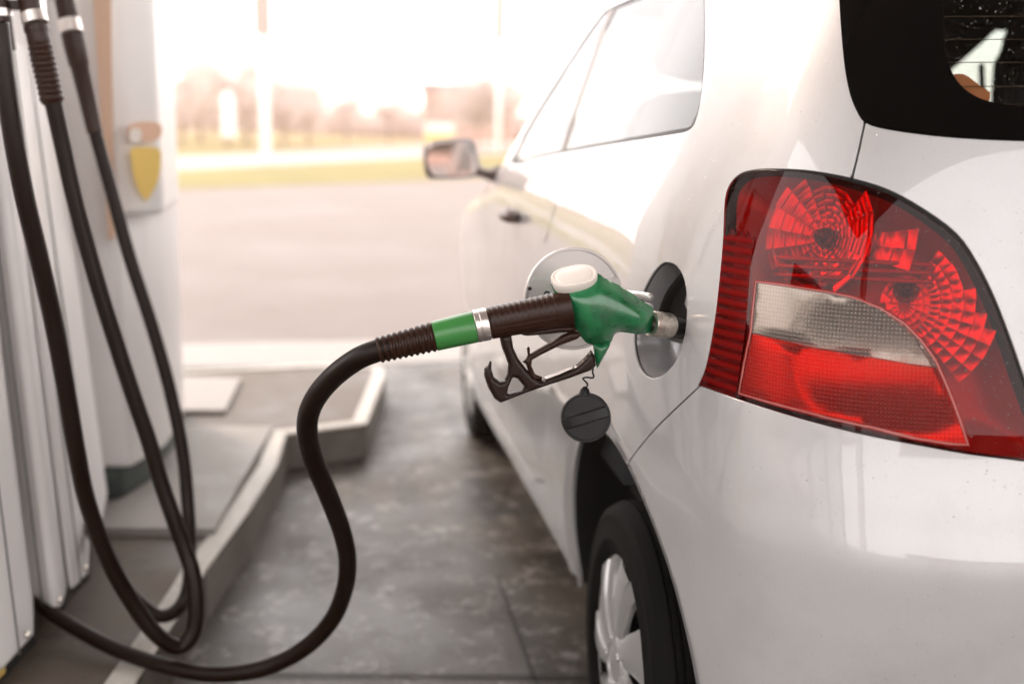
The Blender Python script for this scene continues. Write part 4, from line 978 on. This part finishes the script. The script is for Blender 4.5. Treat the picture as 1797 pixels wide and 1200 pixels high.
# ================================================================== PUMPS
def column(mb, px, z0, z1, lean, zt=None, rnd=True):
    b = [onZ(u, v, z0) for u, v in px]; h = z1 - z0; lv = -np.array(R0) * lean * h
    mb.prism([tuple(p) for p in b], [(p[0] + lv[0], p[1] + lv[1], z1) for p in b])
pump = empty('fuel_pump', onZ(60, 1060, .12), 'near white fuel pump of upright fluted panels at the left edge', 'fuel pump', 'white fuel pumps')
def bevel(o, w_=.008, seg=3):
    md = o.modifiers.new('bevel', 'BEVEL'); md.width = w_; md.segments = seg; md.limit_method = 'ANGLE'; md.angle_limit = R(25); md.harden_normals = False
    for p in o.data.polygons: p.use_smooth = True
    o.data.set_sharp_from_angle(angle=R(35))
for px, z1, ln in (([(-120, 1150), (-60, 1215), (10, 1175), (60, 1119), (60, 1030), (-120, 1030)], 2.15, .055),
                   ([(40, 1036), (58, 1049), (92, 1070), (111, 1066), (122, 1020), (100, 985), (40, 985)], 1.29, .058),
                   ([(100, 1020), (113, 1030), (128, 1039), (156, 1010), (158, 960), (110, 950)], 1.29, .066),
                   ([(120, 925), (150, 940), (181, 917), (190, 870), (120, 860)], 1.29, .080)):
    mb = MB(); column(mb, px, .18, z1, ln); bevel(mb.build('fluted_panel', M['white'], pump, smooth=False), .012, 3)
# thin grey rods down the panels, groove shade put into their colour
mb = MB()
for (u, v, ln) in ((75, 1060, .058), (121, 1034, .066), (142, 1024, .066), (165, 931, .08), (34, 1148, .055), (-20, 1196, .055)):
    a = onZ(u, v - 1, .181); lv = -np.array(R0) * ln
    z1 = 1.285 if u > 60 else 2.14
    h = z1 - .18; d = (C3 - a); d[2] = 0; d /= np.linalg.norm(d); a2 = a + d * .001
    mb.tube([a2, a2 + lv * h + np.array([0, 0, h])], .0022, 8)
mb.build('groove_shade_rod', M['groove'], pump)
mb = MB(); column(mb, [(-140, 1180), (-60, 1232), (12, 1186), (64, 1128), (66, 1062), (92, 1078), (112, 1072), (126, 1045), (158, 1015), (160, 945), (180, 922), (180, 860), (-140, 1000)], .115, .19, 0); mb.build('plinth', M['hub_dark'], pump, smooth=False)
mb = MB(); column(mb, [(-110, 1290), (8, 1181), (10, 1177), (-50, 1219), (-120, 1260)], .13, .62, .03); mb.build('yellow_panel', M['yellow'], pump, smooth=False)
mb = MB(); column(mb, [(-140, 1000), (40, 985), (100, 945), (150, 870), (150, 800), (-140, 820)], .2, 2.3, .06); bevel(mb.build('pump_casing', M['white'], pump, smooth=False), .02)

def grime(m):
    b = bsdf(m); src = b.inputs["Base Color"].links[0].from_socket; tc = N(m, "ShaderNodeTexCoord"); mp = N(m, "ShaderNodeMapping"); mp.inputs["Scale"].default_value = (14, 14, .9); L(m, tc.outputs["Object"], mp.inputs[0])
    st = ramp(m, noise(m, 1.0, 5, .65, vec=mp.outputs[0]), [(.58, g(0)), (.78, g(.28))]); L(m, mix(m, src, (.42, .36, .30), st), b.inputs["Base Color"])
grime(M['white'])
for (u, v) in ((104, 1052), (150, 995), (48, 1112)):
    q = onZ(u, v, .22); d = C3 - q; d[2] = 0; d /= np.linalg.norm(d); mb = MB(); mb.lathe([(-.01, .005), (.004, .005), (.005, .0035), (.005, .0001)], q + d * .004, d, 14); mb.build('screw', M['metal'], pump, angle=40)
# far pump: bottom outline and a lean for each corner
pump2 = empty('fuel_pump', onZ(240, 850, .12), 'far white fuel pump with a yellow and orange sticker and dark plinth', 'fuel pump', 'white fuel pumps')
def flare(px, z0, z1, leans):
    b = [onZ(u, v, z0) for u, v in px]; h = z1 - z0; r = np.array(R0)
    t = [(p[0] + r[0] * l * h, p[1] + r[1] * l * h, z1) for p, l in zip(b, leans)]; mb = MB(); mb.prism([tuple(p) for p in b], t); return mb
mb = flare([(168, 822), (232, 821), (292, 784), (321, 737), (321, 690), (168, 690)], .22, 2.3, [-.055, -.02, .01, .012, .012, -.055]); bevel(mb.build('lower_cabinet', M['white'], pump2, smooth=False), .015)
mb = MB(); column(mb, [(174, 884), (212, 882), (262, 850), (318, 772), (318, 720), (174, 740)], .125, .222, 0); bevel(mb.build('plinth', M['base_green'], pump2, smooth=False), .02)
zU = 1.0
def hd(u, v, D): return C3 + ray(u, v) * D
ub = [hd(203, 386, 2.93), hd(287, 371, 3.02), hd(314, 358, 3.5), hd(312, 340, 4.0), hd(203, 350, 4.0)]
zu = float(np.mean([p[2] for p in ub[:2]]))
lv = [-.02, -.005, -.0, -.0, -.03]; r = np.array(R0)
mb = MB(); mb.prism([(p[0], p[1], zu) for p in ub], [(p[0] + r[0] * l * 1.3, p[1] + r[1] * l * 1.3, zu + 1.35) for p, l in zip(ub, lv)]); bevel(mb.build('upper_cabinet', M['white'], pump2, smooth=False), .018)
# sticker on the front face of the upper cabinet
A0, B0 = ub[0], ub[1]; fx = np.array(B0) - np.array(A0); fx[2] = 0; fw = np.linalg.norm(fx); fx /= fw; fnn = np.array([fx[1], -fx[0], 0]); fnn = fnn if fnn @ (C3 - A0) > 0 else -fnn
def onface(u, v, h=.004):
    d = ray(u, v); o = np.array([A0[0], A0[1], 0]) + fnn * h; t = ((o - C3) @ fnn) / (d @ fnn); return C3 + d * t
def sticker(name, px, m, h0, h1):
    mb = MB(); pp = smooth_path(px, 3, True); mb.prism([tuple(onface(u, v, h0)) for u, v in pp], [tuple(onface(u, v, h1)) for u, v in pp]); mb.build(name, m, pump2, smooth=False)
sticker('yellow_sticker', [(229, 262), (250, 258), (280, 262), (282, 290), (278, 315), (266, 340), (256, 352), (246, 340), (235, 312), (231, 285)], M['yellow'], .020, .024)
sticker('orange_sticker', [(226, 222), (250, 214), (281, 218), (282, 240), (262, 250), (250, 247), (228, 246)], M['orange'], .020, .025)
sticker('sticker_lettering', [(229, 228), (246, 227), (247, 247), (230, 249)], M['cream'], .026, .028)
a = hd(186, 330, 2.99); b_ = hd(196, 330, 2.99)
mb = MB(); mb.prism([tuple(hd(190, 420, 2.90)), tuple(hd(200, 420, 2.90)), tuple(hd(206, 415, 3.1)), tuple(hd(192, 415, 3.1))], [tuple(hd(160, -60, 2.80)), tuple(hd(194, -60, 2.80)), tuple(hd(196, -60, 3.1)), tuple(hd(160, -60, 3.1))]); mb.build('tan_edge_strip', M['tan'], pump2, smooth=False)

# ================================================================== CANOPY (over the forecourt, above the frame)
can = empty('forecourt_canopy', (0, -1, 0), 'flat grey station canopy roofing the forecourt above the silver car', 'canopy')
mb = MB(); mb.box((1.0, .1, 5.75), (13, 9.2, .5)); mb.build('canopy_roof', M['canopy'], can, smooth=False)
for x, y in ((-3.2, -3.6), (-3.4, 4.0), (6.5, -3.6), (6.5, 4.0)):
    mb = MB(); mb.box((x, y, 2.72), (.3, .3, 5.5)); mb.build('column', M['pale_post'], can, smooth=False)

# ================================================================== FAR BACKGROUND
def tree(label, u, vtop, D, wide, seed):
    r_ = random.Random(seed); base = C3 + ray(u, 238) * D; base[2] = .8; top = C3 + ray(u, vtop) * D; H = top[2] - base[2]
    e = empty('bare_tree', base, label, 'tree', 'bare trees along the grass bank'); b = Vector(base)
    mb = MB(); tips = []
    mb.tube([b + Vector((0, 0, -.6)), b + Vector((.05, 0, H * .35)), b + Vector((0, .1, H * .8))], [H * .03, H * .022, H * .006], 8)
    for i in range(22):
        h = H * r_.uniform(.2, .75); a_ = r_.uniform(0, 6.28); l = wide * r_.uniform(.5, 1) * (1 - .5 * h / H); s_ = b + Vector((0, 0, h)); t_ = s_ + Vector((math.cos(a_) * l, math.sin(a_) * l, l * r_.uniform(.4, 1.1)))
        mb.tube([s_, s_.lerp(t_, .5) + Vector((0, 0, -.1)), t_], [H * .010, H * .006, H * .002], 5); tips.append((s_, t_))
    mb.build('trunk', M['bark'], e)
    mb = MB(); V = []; Fc = []
    for i in range(2600):
        s_, t_ = tips[r_.randrange(len(tips))]; p = s_.lerp(t_, r_.uniform(.3, 1.1)) + Vector((r_.gauss(0, .22), r_.gauss(0, .22), r_.gauss(0, .2))) * wide * .5
        p.z = max(p.z, b.z); d = Vector((r_.gauss(0, 1), r_.gauss(0, 1), r_.gauss(.8, 1))).normalized() * r_.uniform(.15, .5) * wide / 3; w2 = d.orthogonal().normalized() * .03 * wide / 2
        k = len(V); V += [p - w2, p + w2, p + d]; Fc.append((k, k + 1, k + 2))
    mb.add(V, Fc); mb.build('crown', M['twig'], e, smooth=False)
tl_ = [(318, 128, 62, 2.2, 'bare reddish tree right behind the edge of the far pump'), (352, 92, 70, 2.6, 'tall bare tree left of the short white post'), (398, 112, 66, 2.4, 'bare tree directly behind the short white post'), (432, 84, 74, 2.6, 'tallest bare tree between the white post and the tall pole'), (498, 128, 68, 2.4, 'bare tree just right of the tall pole'), (540, 142, 75, 2.4, 'bare tree second to the right of the tall pole'),
       (608, 168, 80, 2.0, 'low spindly tree in the gap right of the tall pole'), (682, 172, 84, 2.0, 'small bare tree in the middle of the open sky gap'), (838, 165, 60, 2.4, 'bare tree behind the door mirror of the car'), (880, 140, 58, 2.6, 'bare tree rising behind the windscreen pillar of the car')]
for i, (u, vt, D, wd, lb) in enumerate(tl_): tree(lb, u, vt, D, wd, 40 + i)
def hedge(name, u0, u1, vtop, D, seed):
    r_ = random.Random(seed); V = []; Fc = []
    for i in range(5500):
        u = r_.uniform(u0, u1); t = D + r_.uniform(-2, 2); tp = C3 + ray(u, vtop + 10 * math.sin(u * .05) + r_.gauss(0, 6)) * t; p = Vector(tp); p.z = .9 + (p.z - .9) * r_.random() ** .7
        d = Vector((r_.gauss(0, 1), r_.gauss(0, 1), r_.gauss(.6, 1))).normalized() * .4; w2 = d.orthogonal().normalized() * .12; k = len(V); V += [p - w2, p + w2, p + d]; Fc.append((k, k + 1, k + 2))
    mb = MB(); mb.add(V, Fc); tag(mb.build(name, M['twig'], smooth=False), 'low haze-paled scrub massed along the far bank', 'scrub', kind='stuff')
hedge('scrub', 250, 560, 165, 84, 3); hedge('scrub', 560, 960, 205, 92, 4)
def post(name, u, v0, v1, D, wpx, m, label, cat, extra=None):
    a = C3 + ray(u, v1) * D; b = C3 + ray(u, v0) * D; r_ = wpx / FPX * D / 2; e = empty(name, (a[0], a[1], min(a[2], .9)), label, cat)
    mb = MB(); mb.lathe([(0, r_), (b[2] - a[2], r_ * .8), (b[2] - a[2], .001)], (a[0], a[1], a[2]), (0, 0, 1), 20); mb.build('shaft', m, e)
    if extra: extra(e, Vector((a[0], a[1], b[2])), r_)
    return e
post('marker_post', 402, 168, 240, 50, 24, M['pale_post'], 'short white post standing on the far grass bank', 'post', lambda e, p, r_: (lambda mb: (mb.lathe([(0, r_ * .8), (r_ * .4, r_ * .6), (r_ * .5, .001)], p, (0, 0, 1), 20), mb.build('post_cap', M['pale_post'], e)))(MB()))
def banner(w_, h_, m):
    def f(e, p, r_):
        mb = MB(); mb.box((p.x, p.y, p.z + h_ / 2), (w_, .3, h_)); o = mb.build('sign_box', m, e, smooth=False); bevel(o, .04)
    return f
post('tall_pole', 467, 66, 284, 38, 18, M['pale_post'], 'tall pale pole with a grey box head on the verge', 'pole', banner(.6, 3.6, M['steel_grey']))
post('lamp_post', 874, 74, 270, 42, 9, M['pale_post'], 'slim pole with a dark upper part behind the car windscreen', 'pole', banner(.40, 4.0, M['steel_grey']))
# low building
bD = 78; bE = empty('low_building', C3 + ray(800, 236) * bD, 'low pinkish building with a grey roof behind the door mirror', 'building')
a = C3 + ray(742, 238) * bD; b = C3 + ray(900, 232) * bD; tz = (C3 + ray(800, 160) * bD)[2]
def wbox(mb, p, q, z0, z1, dep=8, back=0):
    d = np.array(q) - np.array(p); d[2] = 0; n_ = np.array([-d[1], d[0], 0]); n_ /= np.linalg.norm(n_); n_ = n_ if n_[1] > 0 else -n_
    p = np.array(p) + n_ * back; q = np.array(q) + n_ * back
    P = [p, q, q + n_ * dep, p + n_ * dep]; mb.prism([(x[0], x[1], z0) for x in P], [(x[0], x[1], z1) for x in P])
mb = MB(); wbox(mb, a, b, .5, tz); mb.build('wall', M['brick'], bE, smooth=False)
mb = MB(); wbox(mb, a - (b - a) * .03, b + (b - a) * .03, tz, tz + .5, 9, -.4); mb.build('roof', M['roof'], bE, smooth=False)
for i in range(6):
    p = a + (b - a) * (.06 + i * .155); q_ = a + (b - a) * (.15 + i * .155); mb = MB(); wbox(mb, p, q_, 1.6, tz - .6, .1, -.05); mb.build('window', M['slab'], bE, smooth=False)
# board with a yellow foot
bd = 46; e = empty('roadside_board', C3 + ray(770, 262) * bd, 'white roadside board with a yellow lower edge above the door mirror', 'sign')
a = C3 + ray(745, 216) * bd; b = C3 + ray(797, 214) * bd; c = C3 + ray(770, 236) * bd; d_ = C3 + ray(770, 249) * bd
mb = MB(); wbox(mb, a, b, c[2], a[2], .3); bevel(mb.build('board', M['pale_post'], e, smooth=False), .05)
mb = MB(); wbox(mb, a, b, d_[2], c[2] - .01, .3); bevel(mb.build('yellow_foot', M['yellow'], e, smooth=False), .05)
for p in (a * .8 + b * .2, a * .2 + b * .8):
    mb = MB(); mb.box((p[0], p[1] + .15, d_[2] / 2), (.12, .12, d_[2])); mb.build('stand', M['steel_grey'], e, smooth=False)
# unseen grey block on the left, added to darken reflections in the paint
e = empty('reflection_block', (-15, -6, 0), 'unseen grey block added at the left to reflect in the car side', 'building')
mb = MB(); mb.box((-18, -6, 2.6), (6, 13, 5.2)); mb.build('wall', M['steel_grey'], e, smooth=False)
mb = MB(); mb.box((-17.9, -6, 5.35), (7, 14, .3)); mb.build('roof', M['roof'], e, smooth=False)
for i in range(3):
    mb = MB(); mb.box((-14.97, -10 + i * 4, 1.7), (.06, 3, 3.2)); mb.build('door', M['white'], e, smooth=False)
# unseen shop added behind the camera for its reflection in the paint
e = empty('reflection_shop', (2, -36, 0), 'unseen low shop added behind for its reflection in the car', 'building')
mb = MB(); mb.box((2, -38, 1.5), (26, 6, 3.0)); mb.build('wall', M['brick'], e, smooth=False)
mb = MB(); mb.box((2, -37.8, 3.15), (27, 7, .3)); mb.build('roof', M['roof'], e, smooth=False)
for i in range(6):
    mb = MB(); mb.box((-8 + i * 4, -34.97, 1.4), (3.2, .06, 2.0)); mb.build('window', M['glass_side'], e, smooth=False)

# ================================================================== HAZE
def haze():
    mb = MB(); mb.box((0, 60, 6.5), (300, 300, 15.1)); m = bpy.data.materials.new("flare_haze"); m.use_nodes = True; t = m.node_tree
    t.nodes.remove(t.nodes["Principled BSDF"]); v = N(m, "ShaderNodeVolumePrincipled"); v.inputs["Color"].default_value = (1.0, .72, .58, 1)
    v.inputs["Density"].default_value = HAZE_D; v.inputs["Anisotropy"].default_value = HAZE_G
    L(m, v.outputs[0], t.nodes["Material Output"].inputs[1]); o = mb.build('haze', m, smooth=False); tag(o, 'even warm haze added to stand in for lens flare', 'haze', kind='stuff')
HAZE_D, HAZE_G = .0030, .72
haze()  # warm volume added to imitate the glow of lens flare
S.cycles.volume_bounces = 1
